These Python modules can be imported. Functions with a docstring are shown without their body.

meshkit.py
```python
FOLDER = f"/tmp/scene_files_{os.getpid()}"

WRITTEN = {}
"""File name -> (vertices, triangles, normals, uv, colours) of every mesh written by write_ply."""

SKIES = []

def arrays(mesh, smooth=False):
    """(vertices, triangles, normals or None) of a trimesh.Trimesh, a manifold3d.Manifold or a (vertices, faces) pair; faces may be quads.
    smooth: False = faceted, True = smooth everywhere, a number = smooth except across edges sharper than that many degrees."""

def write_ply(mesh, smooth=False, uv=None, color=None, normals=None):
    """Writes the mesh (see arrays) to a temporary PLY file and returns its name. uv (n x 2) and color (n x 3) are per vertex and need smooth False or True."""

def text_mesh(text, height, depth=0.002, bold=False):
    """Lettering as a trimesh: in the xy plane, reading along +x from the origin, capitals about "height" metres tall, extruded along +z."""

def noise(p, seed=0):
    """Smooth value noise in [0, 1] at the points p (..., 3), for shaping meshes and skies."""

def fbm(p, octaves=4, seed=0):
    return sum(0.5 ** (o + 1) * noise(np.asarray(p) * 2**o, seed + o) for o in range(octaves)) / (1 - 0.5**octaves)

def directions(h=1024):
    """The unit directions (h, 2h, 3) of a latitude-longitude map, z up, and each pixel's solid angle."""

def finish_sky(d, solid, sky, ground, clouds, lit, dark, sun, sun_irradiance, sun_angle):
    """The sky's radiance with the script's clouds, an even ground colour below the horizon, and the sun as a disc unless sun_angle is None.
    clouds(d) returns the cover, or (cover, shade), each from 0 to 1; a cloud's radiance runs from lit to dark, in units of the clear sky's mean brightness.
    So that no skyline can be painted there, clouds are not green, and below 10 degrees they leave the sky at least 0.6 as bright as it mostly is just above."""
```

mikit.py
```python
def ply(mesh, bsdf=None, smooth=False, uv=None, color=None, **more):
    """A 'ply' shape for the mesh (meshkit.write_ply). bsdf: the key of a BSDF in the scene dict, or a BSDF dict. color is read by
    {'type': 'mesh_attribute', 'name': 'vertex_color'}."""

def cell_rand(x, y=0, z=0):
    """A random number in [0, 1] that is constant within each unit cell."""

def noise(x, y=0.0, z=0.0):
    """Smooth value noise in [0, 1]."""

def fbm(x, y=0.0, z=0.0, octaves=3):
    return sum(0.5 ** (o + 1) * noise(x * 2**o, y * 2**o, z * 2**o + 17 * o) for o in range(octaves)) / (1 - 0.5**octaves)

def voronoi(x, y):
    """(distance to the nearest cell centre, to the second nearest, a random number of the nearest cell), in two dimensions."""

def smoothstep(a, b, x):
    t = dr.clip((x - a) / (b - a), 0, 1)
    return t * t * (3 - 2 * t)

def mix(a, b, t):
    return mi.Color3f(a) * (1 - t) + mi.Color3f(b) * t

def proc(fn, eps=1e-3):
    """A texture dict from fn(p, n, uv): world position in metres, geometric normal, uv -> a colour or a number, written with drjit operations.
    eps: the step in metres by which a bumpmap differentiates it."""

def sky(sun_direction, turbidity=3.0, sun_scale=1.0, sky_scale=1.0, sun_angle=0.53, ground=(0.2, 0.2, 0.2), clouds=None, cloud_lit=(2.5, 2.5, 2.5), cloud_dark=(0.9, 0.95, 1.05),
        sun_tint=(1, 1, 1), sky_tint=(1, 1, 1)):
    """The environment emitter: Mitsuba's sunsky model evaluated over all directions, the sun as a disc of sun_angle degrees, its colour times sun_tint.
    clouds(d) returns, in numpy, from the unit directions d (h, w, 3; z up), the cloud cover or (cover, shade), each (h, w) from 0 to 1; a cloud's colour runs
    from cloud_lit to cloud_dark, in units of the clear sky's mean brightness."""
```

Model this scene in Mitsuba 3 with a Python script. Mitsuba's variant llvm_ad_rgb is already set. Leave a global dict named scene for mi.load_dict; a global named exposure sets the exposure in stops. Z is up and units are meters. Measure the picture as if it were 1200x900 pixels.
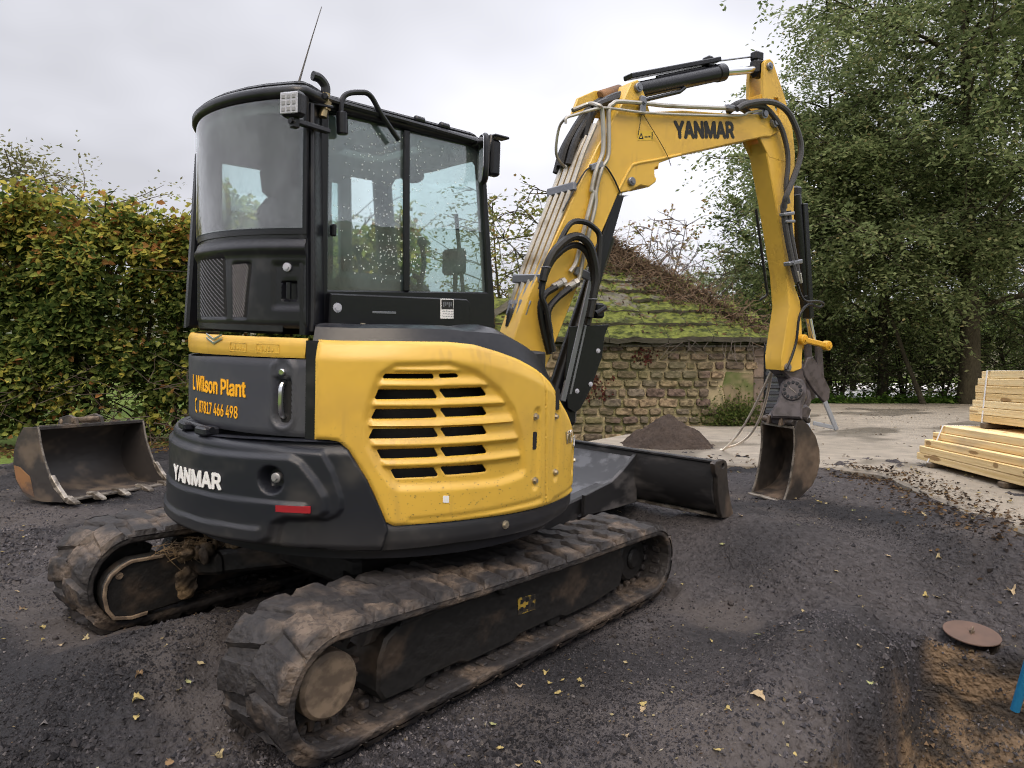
import math, json
import numpy as np
import trimesh, shapely
from shapely.geometry import Polygon, LineString, Point
from shapely.ops import unary_union
from scipy.spatial import Delaunay
from scipy.interpolate import PchipInterpolator
import manifold3d as m3
import drjit as dr
import mitsuba as mi
import mikit, meshkit
from mikit import proc, noise, fbm, smoothstep, mix

T = mi.ScalarTransform4f
scene, labels = {}, {}

# ------------------------------------------------------------------ camera, sky, exposure
CAM = np.array([-2.5176, -3.0402, 1.2428])
YAW, PITCH, ROLL, FPX = 40.114, -1.047, 0.165, 876.07
_y, _p, _r = np.radians([YAW, PITCH, ROLL])
FWD = np.array([math.cos(_y) * math.cos(_p), math.sin(_y) * math.cos(_p), math.sin(_p)])
_rt = np.array([math.sin(_y), -math.cos(_y), 0.0])
_up = np.cross(_rt, FWD)
UPV = np.cross(_rt * math.cos(_r) + _up * math.sin(_r), FWD)
FLAT_F = np.array([math.cos(_y), math.sin(_y)])      # horizontal directions seen from the standpoint
FLAT_R = np.array([math.sin(_y), -math.cos(_y)])
scene['camera'] = {'type': 'perspective', 'fov': math.degrees(2 * math.atan(600 / FPX)), 'fov_axis': 'x',
                   'near_clip': 0.05, 'far_clip': 2000.0,
                   'to_world': T().look_at(origin=CAM.tolist(), target=(CAM + FWD).tolist(), up=UPV.tolist())}


def cloud_cover(d):
    q = d[..., :2] / (d[..., 2:3] + 0.22)
    p = np.concatenate([q * 1.15 + 3.1, q[..., :1] * 0], -1)
    n = meshkit.fbm(p, 5, 11)
    n2 = meshkit.fbm(p * np.array([0.5, 1.0, 1.0]) + 7.7, 4, 5)
    streak = np.clip((0.6 * n + 0.4 * n2 - 0.33) / 0.34, 0, 1)
    el = np.clip(d[..., 2], 0, 1)
    return np.ones(d.shape[:2]), np.clip(0.915 * (1 - np.clip((el - .44) / .54, 0, 1)) + 0.27 * (streak - 0.50) * np.clip(el / 0.12, 0, 1), 0, 1)   # an overcast dome, brighter overhead


scene['sky_light'] = mikit.sky([-0.55, -0.45, 0.75], turbidity=5, sun_scale=0.25, sun_angle=40, clouds=cloud_cover,
                               cloud_lit=(3.45, 3.46, 3.72), cloud_dark=(0.87, 0.878, 0.95), ground=(0.12, 0.11, 0.10))
exposure = 2.76

# ------------------------------------------------------------------ materials
def lin(r, g, b):
    f = lambda v: (v / 255 / 12.92) if v / 255 <= 0.04045 else ((v / 255 + 0.055) / 1.055) ** 2.4
    return [f(r), f(g), f(b)]


def rgb(c): return {'type': 'rgb', 'value': [float(x) for x in c]}


def pr(base, rough=0.5, **k):
    d = {'type': 'principled', 'base_color': rgb(base) if not isinstance(base, dict) else base,
         'roughness': rough if not isinstance(rough, dict) else rough}
    d.update(k)
    return {'type': 'twosided', 'bsdf': d}


def mat(name, d): scene[name] = d; return name


def dirty(base, dirt, lo, hi, f=3.0, zdirt=None):
    def fn(p, n, uv):
        t = smoothstep(lo, hi, fbm(p.x * f, p.y * f, p.z * f, 4))
        if zdirt:
            t = dr.maximum(t * 0.9, 0) + smoothstep(zdirt[1], zdirt[0], p.z + 0.12 * (fbm(p.x * 6, p.y * 6, p.z * 6, 3) - 0.5)) * zdirt[2]
            t = dr.clip(t, 0, 1)
        return mix(base, dirt, t)
    return proc(fn)


YEL = (0.62, 0.388, 0.056)
def yellow_fn(p, n, uv):
    c = mix(YEL, (0.47, 0.285, 0.055), smoothstep(0.45, 0.8, fbm(p.x * 4, p.y * 4, p.z * 4, 4)) * 0.7)
    run = smoothstep(0.60, 0.78, fbm(p.x * 30, p.y * 30, p.z * 2.2, 3)) * smoothstep(0.42, 0.62, fbm(p.x * 3 + 5, p.y * 3, p.z * 3, 2))
    c = mix(c, (0.36, 0.23, 0.07), run * 0.30)
    speck = smoothstep(0.735, 0.78, fbm(p.x * 130, p.y * 130, p.z * 130, 2)) * smoothstep(1.15, 0.62, p.z)
    return mix(c, (0.12, 0.085, 0.05), speck * 0.75)


mat('m_yellow', pr(proc(yellow_fn), proc(lambda p, n, uv: 0.27 + 0.2 * fbm(p.x * 9, p.y * 9, p.z * 9, 3)), specular=0.5, clearcoat=0.5, clearcoat_gloss=0.9))
mat('m_yellow_worn', pr(dirty((0.60, 0.33, 0.03), (0.16, 0.085, 0.03), 0.60, 0.80, 14.0), 0.45, specular=0.4))
mat('m_plastic', pr(dirty((0.007, 0.0075, 0.0115), (0.026, 0.026, 0.030), 0.5, 0.85, 9.0), 0.34, specular=0.5))
mat('m_cast', {'type': 'twosided', 'bsdf': {'type': 'bumpmap', 'arbitrary': proc(lambda p, n, uv: noise(p.x * 260, p.y * 260, p.z * 260)), 'scale': 0.0006,
    'bsdf': {'type': 'principled', 'base_color': dirty((0.009, 0.0105, 0.0165), (0.042, 0.040, 0.040), 0.52, 0.9, 7.0, (0.52, 0.70, 0.45)), 'roughness': 0.42, 'specular': 0.5}}})
mat('m_charcoal', pr(dirty((0.040, 0.043, 0.058), (0.056, 0.058, 0.068), 0.4, 0.8, 6.0), 0.5))
mat('m_black_metal', pr((0.0055, 0.006, 0.009), 0.30, specular=0.5))
mat('m_black_matte', pr((0.010, 0.010, 0.011), 0.8))
mat('m_hose', pr((0.006, 0.006, 0.007), 0.42))
mat('m_grey_hose', pr((0.045, 0.045, 0.05), 0.5))
mat('m_steel_grey', pr((0.20, 0.21, 0.24), 0.35, metallic=0.6))
mat('m_pipe', pr(dirty((0.43, 0.41, 0.37), (0.23, 0.20, 0.155), 0.45, 0.8, 9.0), 0.38, metallic=0.75))
mat('m_chrome', pr((0.75, 0.76, 0.78), 0.15, metallic=1.0))
mat('m_brass', pr((0.38, 0.30, 0.17), 0.35, metallic=0.9))
mat('m_bolt', pr((0.42, 0.38, 0.30), 0.4, metallic=0.8))
mat('m_white', pr((0.72, 0.72, 0.72), 0.5))
mat('m_orange', pr((0.86, 0.42, 0.015), 0.45))
mat('m_decal_yellow', pr((0.62, 0.42, 0.05), 0.5))
mat('m_decal_worn', pr(dirty((0.40, 0.27, 0.04), (0.03, 0.025, 0.02), 0.42, 0.56, 40.0), 0.6))
mat('m_decal_black', pr((0.012, 0.012, 0.012), 0.5))
mat('m_reflector', pr((0.27, 0.012, 0.02), 0.4))
mat('m_grille', pr((0.09, 0.09, 0.10), 0.5, metallic=0.3))
mat('m_knob', pr((0.30, 0.30, 0.31), 0.45, metallic=0.5))
mat('m_lens', pr((0.40, 0.41, 0.47), 0.3))
mat('m_headliner', pr((0.22, 0.225, 0.23), 0.9))
mat('m_seat', pr((0.02, 0.02, 0.022), 0.75))
mat('m_mirror', {'type': 'conductor', 'material': 'Al'})
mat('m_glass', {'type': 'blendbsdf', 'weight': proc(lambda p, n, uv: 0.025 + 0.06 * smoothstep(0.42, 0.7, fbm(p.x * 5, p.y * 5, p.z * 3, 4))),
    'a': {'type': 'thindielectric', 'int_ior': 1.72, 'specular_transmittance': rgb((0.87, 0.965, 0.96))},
    'b': {'type': 'principledthin', 'base_color': rgb((0.66, 0.74, 0.76)), 'roughness': 0.5, 'diff_trans': 0.9, 'spec_trans': 0.0, 'eta': 1.4}})   # glass with pale haze blended in for the sky it reflects
mat('m_drop', pr((0.72, 0.75, 0.76), 0.2, specular=0.6))  # pale colour stands for sky light refracted in the clear drops


def mud_fn(p, n, uv):
    a = smoothstep(0.46, 0.70, fbm(p.x * 7, p.y * 7, p.z * 7, 4))
    b = fbm(p.x * 40, p.y * 40, p.z * 40, 3)
    c = mix((0.024, 0.022, 0.023), (0.105, 0.080, 0.062), a)
    s = smoothstep(0.50, 0.66, fbm(p.x * 90, p.y * 90, p.z * 90, 2))
    return mix(c * (0.50 + 1.0 * b), (0.03, 0.026, 0.024), 0.55 * s)


def muddark_fn(p, n, uv):
    a = smoothstep(0.50, 0.72, fbm(p.x * 6 + 9, p.y * 6, p.z * 6, 4))
    b = fbm(p.x * 50, p.y * 50, p.z * 50, 3)
    c = mix((0.012, 0.0115, 0.0115), (0.070, 0.050, 0.036), a * 0.7)
    return c * (0.65 + 0.7 * b)


def mudbrown_fn(p, n, uv):
    a = smoothstep(0.35, 0.65, fbm(p.x * 9, p.y * 9, p.z * 9, 4))
    b = fbm(p.x * 60, p.y * 60, p.z * 60, 3)
    return mix((0.04, 0.032, 0.026), (0.15, 0.105, 0.06), a) * (0.6 + 0.8 * b)


def bumped(fn, freq, scale, rough, spec=0.4):
    return {'type': 'twosided', 'bsdf': {'type': 'bumpmap', 'arbitrary': proc(lambda p, n, uv: fbm(p.x * freq, p.y * freq, p.z * freq, 4)), 'scale': scale,
            'bsdf': {'type': 'principled', 'base_color': proc(fn), 'roughness': rough, 'specular': spec}}}


mat('m_track', bumped(mud_fn, 45, 0.012, 0.62, 0.35))
mat('m_frame_mud', bumped(muddark_fn, 30, 0.006, 0.55))
mat('m_mud', bumped(mudbrown_fn, 40, 0.014, 0.8, 0.25))
mat('m_hub', bumped(lambda p, n, uv: mix((0.10, 0.075, 0.055), (0.20, 0.15, 0.105), smoothstep(0.35, 0.7, fbm(p.x * 22, p.y * 22, p.z * 22, 4))), 60, 0.003, 0.7))
mat('m_bucket', bumped(lambda p, n, uv: mix((0.024, 0.021, 0.020), (0.115, 0.085, 0.064), smoothstep(0.38, 0.70, fbm(p.x * 6, p.y * 6, p.z * 3.5, 4))) * (0.7 + 0.6 * fbm(p.x * 40, p.y * 40, p.z * 25, 3)), 35, 0.004, 0.5))
mat('m_old_bucket', bumped(lambda p, n, uv: mix((0.035, 0.031, 0.030), (0.11, 0.085, 0.065), smoothstep(0.48, 0.75, fbm(p.x * 5, p.y * 5, p.z * 5, 4))), 30, 0.004, 0.5))
mat('m_rust', pr(dirty((0.22, 0.11, 0.045), (0.10, 0.06, 0.04), 0.4, 0.7, 12.0), 0.7))
mat('m_worn_edge', pr(dirty((0.30, 0.27, 0.235), (0.10, 0.085, 0.07), 0.38, 0.62, 22.0), 0.42, metallic=0.4))
mat('m_blade', bumped(lambda p, n, uv: mix((0.018, 0.018, 0.020), (0.085, 0.08, 0.082), smoothstep(0.48, 0.78, fbm(p.x * 5 + 3, p.y * 5, p.z * 9, 4))), 25, 0.003, 0.42))
mat('m_hitch', pr(dirty((0.085, 0.075, 0.082), (0.045, 0.04, 0.042), 0.4, 0.7, 18.0), 0.5, metallic=0.2))
mat('m_vc', {'type': 'twosided', 'bsdf': {'type': 'principled', 'base_color': {'type': 'mesh_attribute', 'name': 'vertex_color'}, 'roughness': 0.8, 'specular': 0.25}})
mat('m_leaf', {'type': 'principledthin', 'base_color': {'type': 'mesh_attribute', 'name': 'vertex_color'}, 'roughness': 0.55, 'spec_trans': 0.0, 'diff_trans': 1.05, 'eta': 1.4})


def stone_fn(p, n, uv):
    a = fbm(p.x * 3.1, p.y * 3.1, p.z * 5.3, 2)
    b = fbm(p.x * 26, p.y * 26, p.z * 26, 4)
    c = mix((0.105, 0.082, 0.058), (0.23, 0.175, 0.105), smoothstep(0.3, 0.7, a))
    c = mix(c, (0.06, 0.05, 0.045), smoothstep(0.52, 0.75, b))
    return mix(c, (0.11, 0.125, 0.035), 0.55 * smoothstep(0.5, 0.72, fbm(p.x * 1.3 + 4, p.y * 1.3, p.z * 2.5, 3)))


mat('m_stone', bumped(stone_fn, 26, 0.02, 0.85, 0.2))
mat('m_mortar', bumped(lambda p, n, uv: mix((0.36, 0.305, 0.195), (0.22, 0.21, 0.11), smoothstep(0.4, 0.7, fbm(p.x * 2.2, p.y * 2.2, p.z * 2.2, 4))), 40, 0.01, 0.9, 0.1))
mat('m_render', bumped(lambda p, n, uv: mix((0.22, 0.18, 0.115), (0.10, 0.125, 0.045), smoothstep(0.40, 0.62, fbm(p.x * 2.6, p.y * 2.6, p.z * 2.6 + 2, 4))), 30, 0.008, 0.9, 0.1))
mat('m_quoin', bumped(lambda p, n, uv: mix((0.20, 0.155, 0.125), (0.12, 0.10, 0.085), smoothstep(0.4, 0.65, fbm(p.x * 4, p.y * 4, p.z * 4, 4))), 30, 0.006, 0.85, 0.15))


def slate_fn(p, n, uv):
    moss = smoothstep(0.40, 0.52, 0.6 * fbm(p.x * 1.5 + 2, p.y * 1.5, p.z * 3.5, 3) + 0.4 * fbm(p.x * 9, p.y * 9, p.z * 9, 3) + 0.16 * smoothstep(2.5, 1.9, p.z) + 0.01) * smoothstep(0.45, 0.75, n.z)
    c = mix((0.075, 0.07, 0.058), (0.20, 0.19, 0.16), fbm(p.x * 9, p.y * 9, p.z * 9, 3))
    c = mix(c, (0.10, 0.07, 0.045), smoothstep(0.52, 0.64, fbm(p.x * 7 + 9, p.y * 7, p.z * 11, 4)) * smoothstep(0.3, 0.7, n.z))
    m = mix((0.034, 0.042, 0.015), (0.130, 0.148, 0.036), smoothstep(0.25, 0.7, fbm(p.x * 14, p.y * 14, p.z * 14, 3)))
    return mix(c, m, moss)


mat('m_slate', bumped(slate_fn, 40, 0.02, 0.9, 0.1))


def wood_fn(p, n, uv):
    r = mikit.cell_rand(uv.x * 97.0, uv.y * 31.0)
    g = fbm(p.x * 1.2 + r * 9, p.y * 1.2, p.z * 55, 3)
    c = mix((0.50, 0.345, 0.165), (0.60, 0.455, 0.25), smoothstep(0.35, 0.65, g))
    return c * (0.86 + 0.24 * r)


mat('m_wood', pr({'type': 'mesh_attribute', 'name': 'vertex_color'}, 0.75, specular=0.2))
mat('m_wood_dark', pr((0.10, 0.075, 0.05), 0.85))


def planings_fn(p, n, uv):
    a = fbm(p.x * 1.1, p.y * 1.1, 0.0, 3)
    b = fbm(p.x * 55, p.y * 55, p.z * 55, 3)
    c = mix((0.014, 0.0135, 0.0158), (0.052, 0.047, 0.049), smoothstep(0.3, 0.7, a))
    c = c * (0.32 + 1.25 * b)
    # brown subsoil in the trench floor and banks
    w = 0.34 * (fbm(p.x * 7, p.y * 7, 3.0, 4) - 0.5)
    soil = mix((0.035, 0.028, 0.022), (0.160, 0.108, 0.064), smoothstep(0.36, 0.60, fbm(p.x * 4.5, p.y * 4.5, p.z * 9, 4))) * (0.45 + 1.0 * b)
    k = smoothstep(-0.06, -0.13, p.z + w * 0.6) * smoothstep(-2.18, -2.40, p.y + w)
    dust = smoothstep(0.52, 0.72, fbm(p.x * 1.7 + 20, p.y * 1.7, 1.0, 4)) * 0.55
    c = mix(c, (0.078, 0.067, 0.062), dust)
    return mix(c, soil, k)


mat('m_planings', {'type': 'bumpmap', 'arbitrary': proc(lambda p, n, uv: fbm(p.x * 62, p.y * 62, p.z * 62, 4)), 'scale': 0.026,
    'bsdf': {'type': 'principled', 'base_color': proc(planings_fn), 'roughness': 0.72, 'specular': 0.3}})
mat('m_clod', bumped(lambda p, n, uv: mix((0.026, 0.024, 0.026), (0.062, 0.054, 0.052), fbm(p.x * 30, p.y * 30, p.z * 30, 3)), 90, 0.004, 0.85, 0.2))
mat('m_heap', bumped(lambda p, n, uv: mix((0.034, 0.027, 0.024), (0.066, 0.050, 0.041), fbm(p.x * 8, p.y * 8, p.z * 8, 3)) * (0.6 + 0.8 * fbm(p.x * 60, p.y * 60, p.z * 60, 2)), 60, 0.02, 0.9, 0.15))


def concrete_fn(p, n, uv):
    a = fbm(p.x * 0.7, p.y * 0.7, 0.0, 4)
    b = fbm(p.x * 7, p.y * 7, 0.0, 4)
    wet = smoothstep(0.50, 0.62, fbm(p.x * 0.55 + 8, p.y * 0.9, 0.0, 4))
    c = mix((0.165, 0.146, 0.118), (0.235, 0.208, 0.172), a)
    c = mix(c, c * 0.62, wet)
    return c * (0.75 + 0.5 * b)


mat('m_concrete', {'type': 'principled', 'base_color': proc(concrete_fn),
    'roughness': proc(lambda p, n, uv: 0.62 - 0.30 * smoothstep(0.50, 0.62, fbm(p.x * 0.55 + 8, p.y * 0.9, 0.0, 4))), 'specular': 0.4})
mat('m_grass', bumped(lambda p, n, uv: mix((0.055, 0.085, 0.022), (0.13, 0.175, 0.045), fbm(p.x * 3, p.y * 3, 0.0, 4) * 0.6 + 0.4 * fbm(p.x * 0.2, p.y * 0.2, 0.0, 3)), 20, 0.05, 0.9, 0.1))
mat('m_yard', pr((0.42, 0.41, 0.40), 0.8))
mat('m_hill', pr(dirty((0.050, 0.065, 0.035), (0.075, 0.068, 0.042), 0.35, 0.65, 0.06), 0.9))
mat('m_bark', bumped(lambda p, n, uv: mix((0.035, 0.030, 0.022), (0.085, 0.075, 0.05), fbm(p.x * 9, p.y * 9, p.z * 2.5, 4)), 14, 0.04, 0.9, 0.1))
mat('m_twig', pr((0.075, 0.055, 0.042), 0.85))
mat('m_blade_plate', pr(dirty((0.022, 0.023, 0.028), (0.085, 0.088, 0.10), 0.50, 0.68, 11.0), 0.42))
mat('m_twig_brown', pr((0.17, 0.115, 0.075), 0.85))
mat('m_blade_plate', pr(dirty((0.022, 0.023, 0.028), (0.085, 0.088, 0.10), 0.50, 0.68, 11.0), 0.42))
mat('m_twig_brown', pr((0.17, 0.115, 0.075), 0.85))
mat('m_twig_grey', pr((0.14, 0.12, 0.11), 0.85))
mat('m_edge_dull', pr(dirty((0.17, 0.15, 0.13), (0.06, 0.052, 0.045), 0.4, 0.65, 20.0), 0.45, metallic=0.3))
mat('m_rope', pr((0.74, 0.65, 0.54), 0.85))
mat('m_blue', pr((0.012, 0.13, 0.27), 0.4))
mat('m_alu', pr((0.30, 0.32, 0.35), 0.45, metallic=0.6))
mat('m_plate_rust', bumped(lambda p, n, uv: mix((0.075, 0.05, 0.04), (0.125, 0.075, 0.055), fbm(p.x * 20, p.y * 20, p.z * 20, 4)), 60, 0.002, 0.7))

# ------------------------------------------------------------------ naming
def key_for(name, parent=None):
    k = f'{parent}__{name}' if parent else name
    if k not in scene and k not in labels and not any(x.startswith(k + '__') for x in ()):
        return k
    i = 1
    while f'{k}_{i:03d}' in scene or f'{k}_{i:03d}' in labels:
        i += 1
    return f'{k}_{i:03d}'


def thing(name, label, cat, group=None):
    k = key_for(name)
    labels[k] = {'label': label, 'category': cat}
    if group: labels[k]['group'] = group
    return k


_ctr = {}
def add(name, mesh, bsdf, parent=None, smooth=30, label=None, cat=None, group=None, kind=None, color=None):
    if parent and parent.count('__') > 1: parent = parent.rsplit('__', 1)[0]      # thing > part > sub-part, no deeper
    base = f'{parent}__{name}' if parent else name
    n = _ctr.get(base, 0)
    k = base if n == 0 else f'{base}_{n:03d}'
    while k in scene:
        n += 1; k = f'{base}_{n:03d}'
    _ctr[base] = n + 1
    scene[k] = mikit.ply(mesh, bsdf, smooth=smooth, color=color)
    d = {}
    if label: d['label'] = label
    if cat: d['category'] = cat
    if group: d['group'] = group
    if kind: d['kind'] = kind
    if d: labels[k] = d
    return k


# ------------------------------------------------------------------ mesh helpers
def TM(v, f): return trimesh.Trimesh(np.asarray(v, float), np.asarray(f, int), process=False)
def cross2(a, b): return a[:, 0] * b[:, 1] - a[:, 1] * b[:, 0]
def cat_(ms): return trimesh.util.concatenate(list(ms))


def xf(mesh, R=None, o=None):
    v = np.asarray(mesh.vertices)
    if R is not None: v = v @ np.asarray(R).T
    if o is not None: v = v + np.asarray(o)
    return TM(v, mesh.faces)


def rotz(deg):
    a = math.radians(deg); return np.array([[math.cos(a), -math.sin(a), 0], [math.sin(a), math.cos(a), 0], [0, 0, 1]])


def roty(deg):
    a = math.radians(deg); return np.array([[math.cos(a), 0, math.sin(a)], [0, 1, 0], [-math.sin(a), 0, math.cos(a)]])


def rotx(deg):
    a = math.radians(deg); return np.array([[1, 0, 0], [0, math.cos(a), -math.sin(a)], [0, math.sin(a), math.cos(a)]])


def rbox(sx, sy, sz, c=0.006, at=(0, 0, 0), R=None):
    c = min(c, sx * .45, sy * .45, sz * .45)
    P = []
    for i in (-1, 1):
        for j in (-1, 1):
            for k in (-1, 1):
                for ax in range(3):
                    h = np.array([sx, sy, sz]) / 2 - c
                    h[ax] += c
                    P.append(h * (i, j, k))
    m = m3.Manifold.hull_points(np.array(P)).to_mesh()
    return xf(TM(m.vert_properties[:, :3], m.tri_verts), R, at)


def span(a, b, w, h, c=0.006, up=(0, 0, 1)):
    """A chamfered bar from a to b, w across and h along up."""
    a, b = np.asarray(a, float), np.asarray(b, float)
    d = b - a; L = np.linalg.norm(d); x = d / L
    if abs(np.dot(up, x)) > .999 * np.linalg.norm(up): up = (1, 0, 0.01)
    y = np.cross(up, x); y /= np.linalg.norm(y); z = np.cross(x, y)
    return xf(rbox(L, w, h, c), np.stack([x, y, z], 1), (a + b) / 2)


def poly_clean(p):
    p = Polygon(p) if not isinstance(p, Polygon) else p
    return p if p.is_valid else p.buffer(0)


def ext(poly, y0, y1, c=0.004, holes=()):
    """A chamfered extrusion of a polygon in (x, z) from y0 to y1."""
    P = poly_clean(poly)
    for h in holes: P = P.difference(poly_clean(h))
    lo, hi = min(y0, y1), max(y0, y1)
    c = min(c, (hi - lo) * .4)
    out = []
    for g in getattr(P, 'geoms', [P]):
        lay = []
        rings = [np.array(g.exterior.coords)[:-1]] + [np.array(r.coords)[:-1] for r in g.interiors]
        ins = []
        for r in rings:
            a = np.roll(r, 1, 0); b = np.roll(r, -1, 0)
            e1 = r - a; e2 = b - r
            n1 = np.stack([-e1[:, 1], e1[:, 0]], 1) / (np.linalg.norm(e1, axis=1, keepdims=True) + 1e-9)
            n2 = np.stack([-e2[:, 1], e2[:, 0]], 1) / (np.linalg.norm(e2, axis=1, keepdims=True) + 1e-9)
            bis = n1 + n2
            bis /= (np.maximum(0.5, 1 + (n1 * n2).sum(1, keepdims=True)))
            ring_ccw = Polygon(r).exterior.is_ccw
            ext_ring = r is rings[0]
            sgn = 1 if (ring_ccw == ext_ring) else -1
            ins.append(r + sgn * bis * c)
        full = np.vstack(rings); inset = np.vstack(ins); n = len(full)
        V, F = trimesh.creation.triangulate_polygon(Polygon(rings[0], rings[1:]), engine='earcut')
        # map the triangulation's vertices on ours
        from scipy.spatial import cKDTree
        idx = cKDTree(full).query(V)[1]
        F = idx[np.asarray(F)]
        tri = full[F]
        ar = cross2(tri[:, 1] - tri[:, 0], tri[:, 2] - tri[:, 0])
        F = F[np.abs(ar) > 1e-12]; ar = ar[np.abs(ar) > 1e-12]
        F = np.where((ar < 0)[:, None], F[:, ::-1], F)
        mk = lambda q, y: np.stack([q[:, 0], np.full(n, y), q[:, 1]], 1)
        lay = [mk(inset, lo), mk(full, lo + c), mk(full, hi - c), mk(inset, hi)]
        v = np.vstack(lay)
        faces = [F, F[:, ::-1] + 3 * n]      # (x,z) ccw seen from -y
        s = 0
        for r, q in zip(rings, range(len(rings))):
            m = len(r); i = np.arange(m) + s; j = (np.arange(m) + 1) % m + s
            if (Polygon(r).exterior.is_ccw) != (q == 0): i, j = j, i
            for k in range(3):
                a0, a1, b0, b1 = i + k * n, j + k * n, i + (k + 1) * n, j + (k + 1) * n
                faces += [np.stack([a0, b1, a1], 1), np.stack([a0, b0, b1], 1)]
            s += m
        m = TM(v, np.vstack(faces))
        if m.volume < 0: m = TM(v, np.vstack(faces)[:, ::-1])
        out.append(m)
    return cat_(out)


def extz(poly, z0, z1, c=0.004, holes=()):
    """The same in plan: polygon in (x, y) extruded along z."""
    m = ext([(x, -y) for x, y in (poly.exterior.coords[:-1] if isinstance(poly, Polygon) else poly)], z0, z1, c, [[(x, -y) for x, y in h] for h in holes])
    v = np.asarray(m.vertices)
    return TM(np.stack([v[:, 0], -v[:, 2], v[:, 1]], 1), m.faces)


def catmull(P, n=6):
    P = np.asarray(P, float)
    if len(P) < 3: return P
    Q = np.vstack([2 * P[0] - P[1], P, 2 * P[-1] - P[-2]])
    t = np.linspace(0, 1, n, endpoint=False)[:, None]
    out = []
    for i in range(1, len(Q) - 2):
        a, b, c, d = Q[i - 1:i + 3]
        out.append(0.5 * (2 * b + (c - a) * t + (2 * a - 5 * b + 4 * c - d) * t ** 2 + (3 * b - a - 3 * c + d) * t ** 3))
    return np.vstack(out + [P[-1:]])


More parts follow.
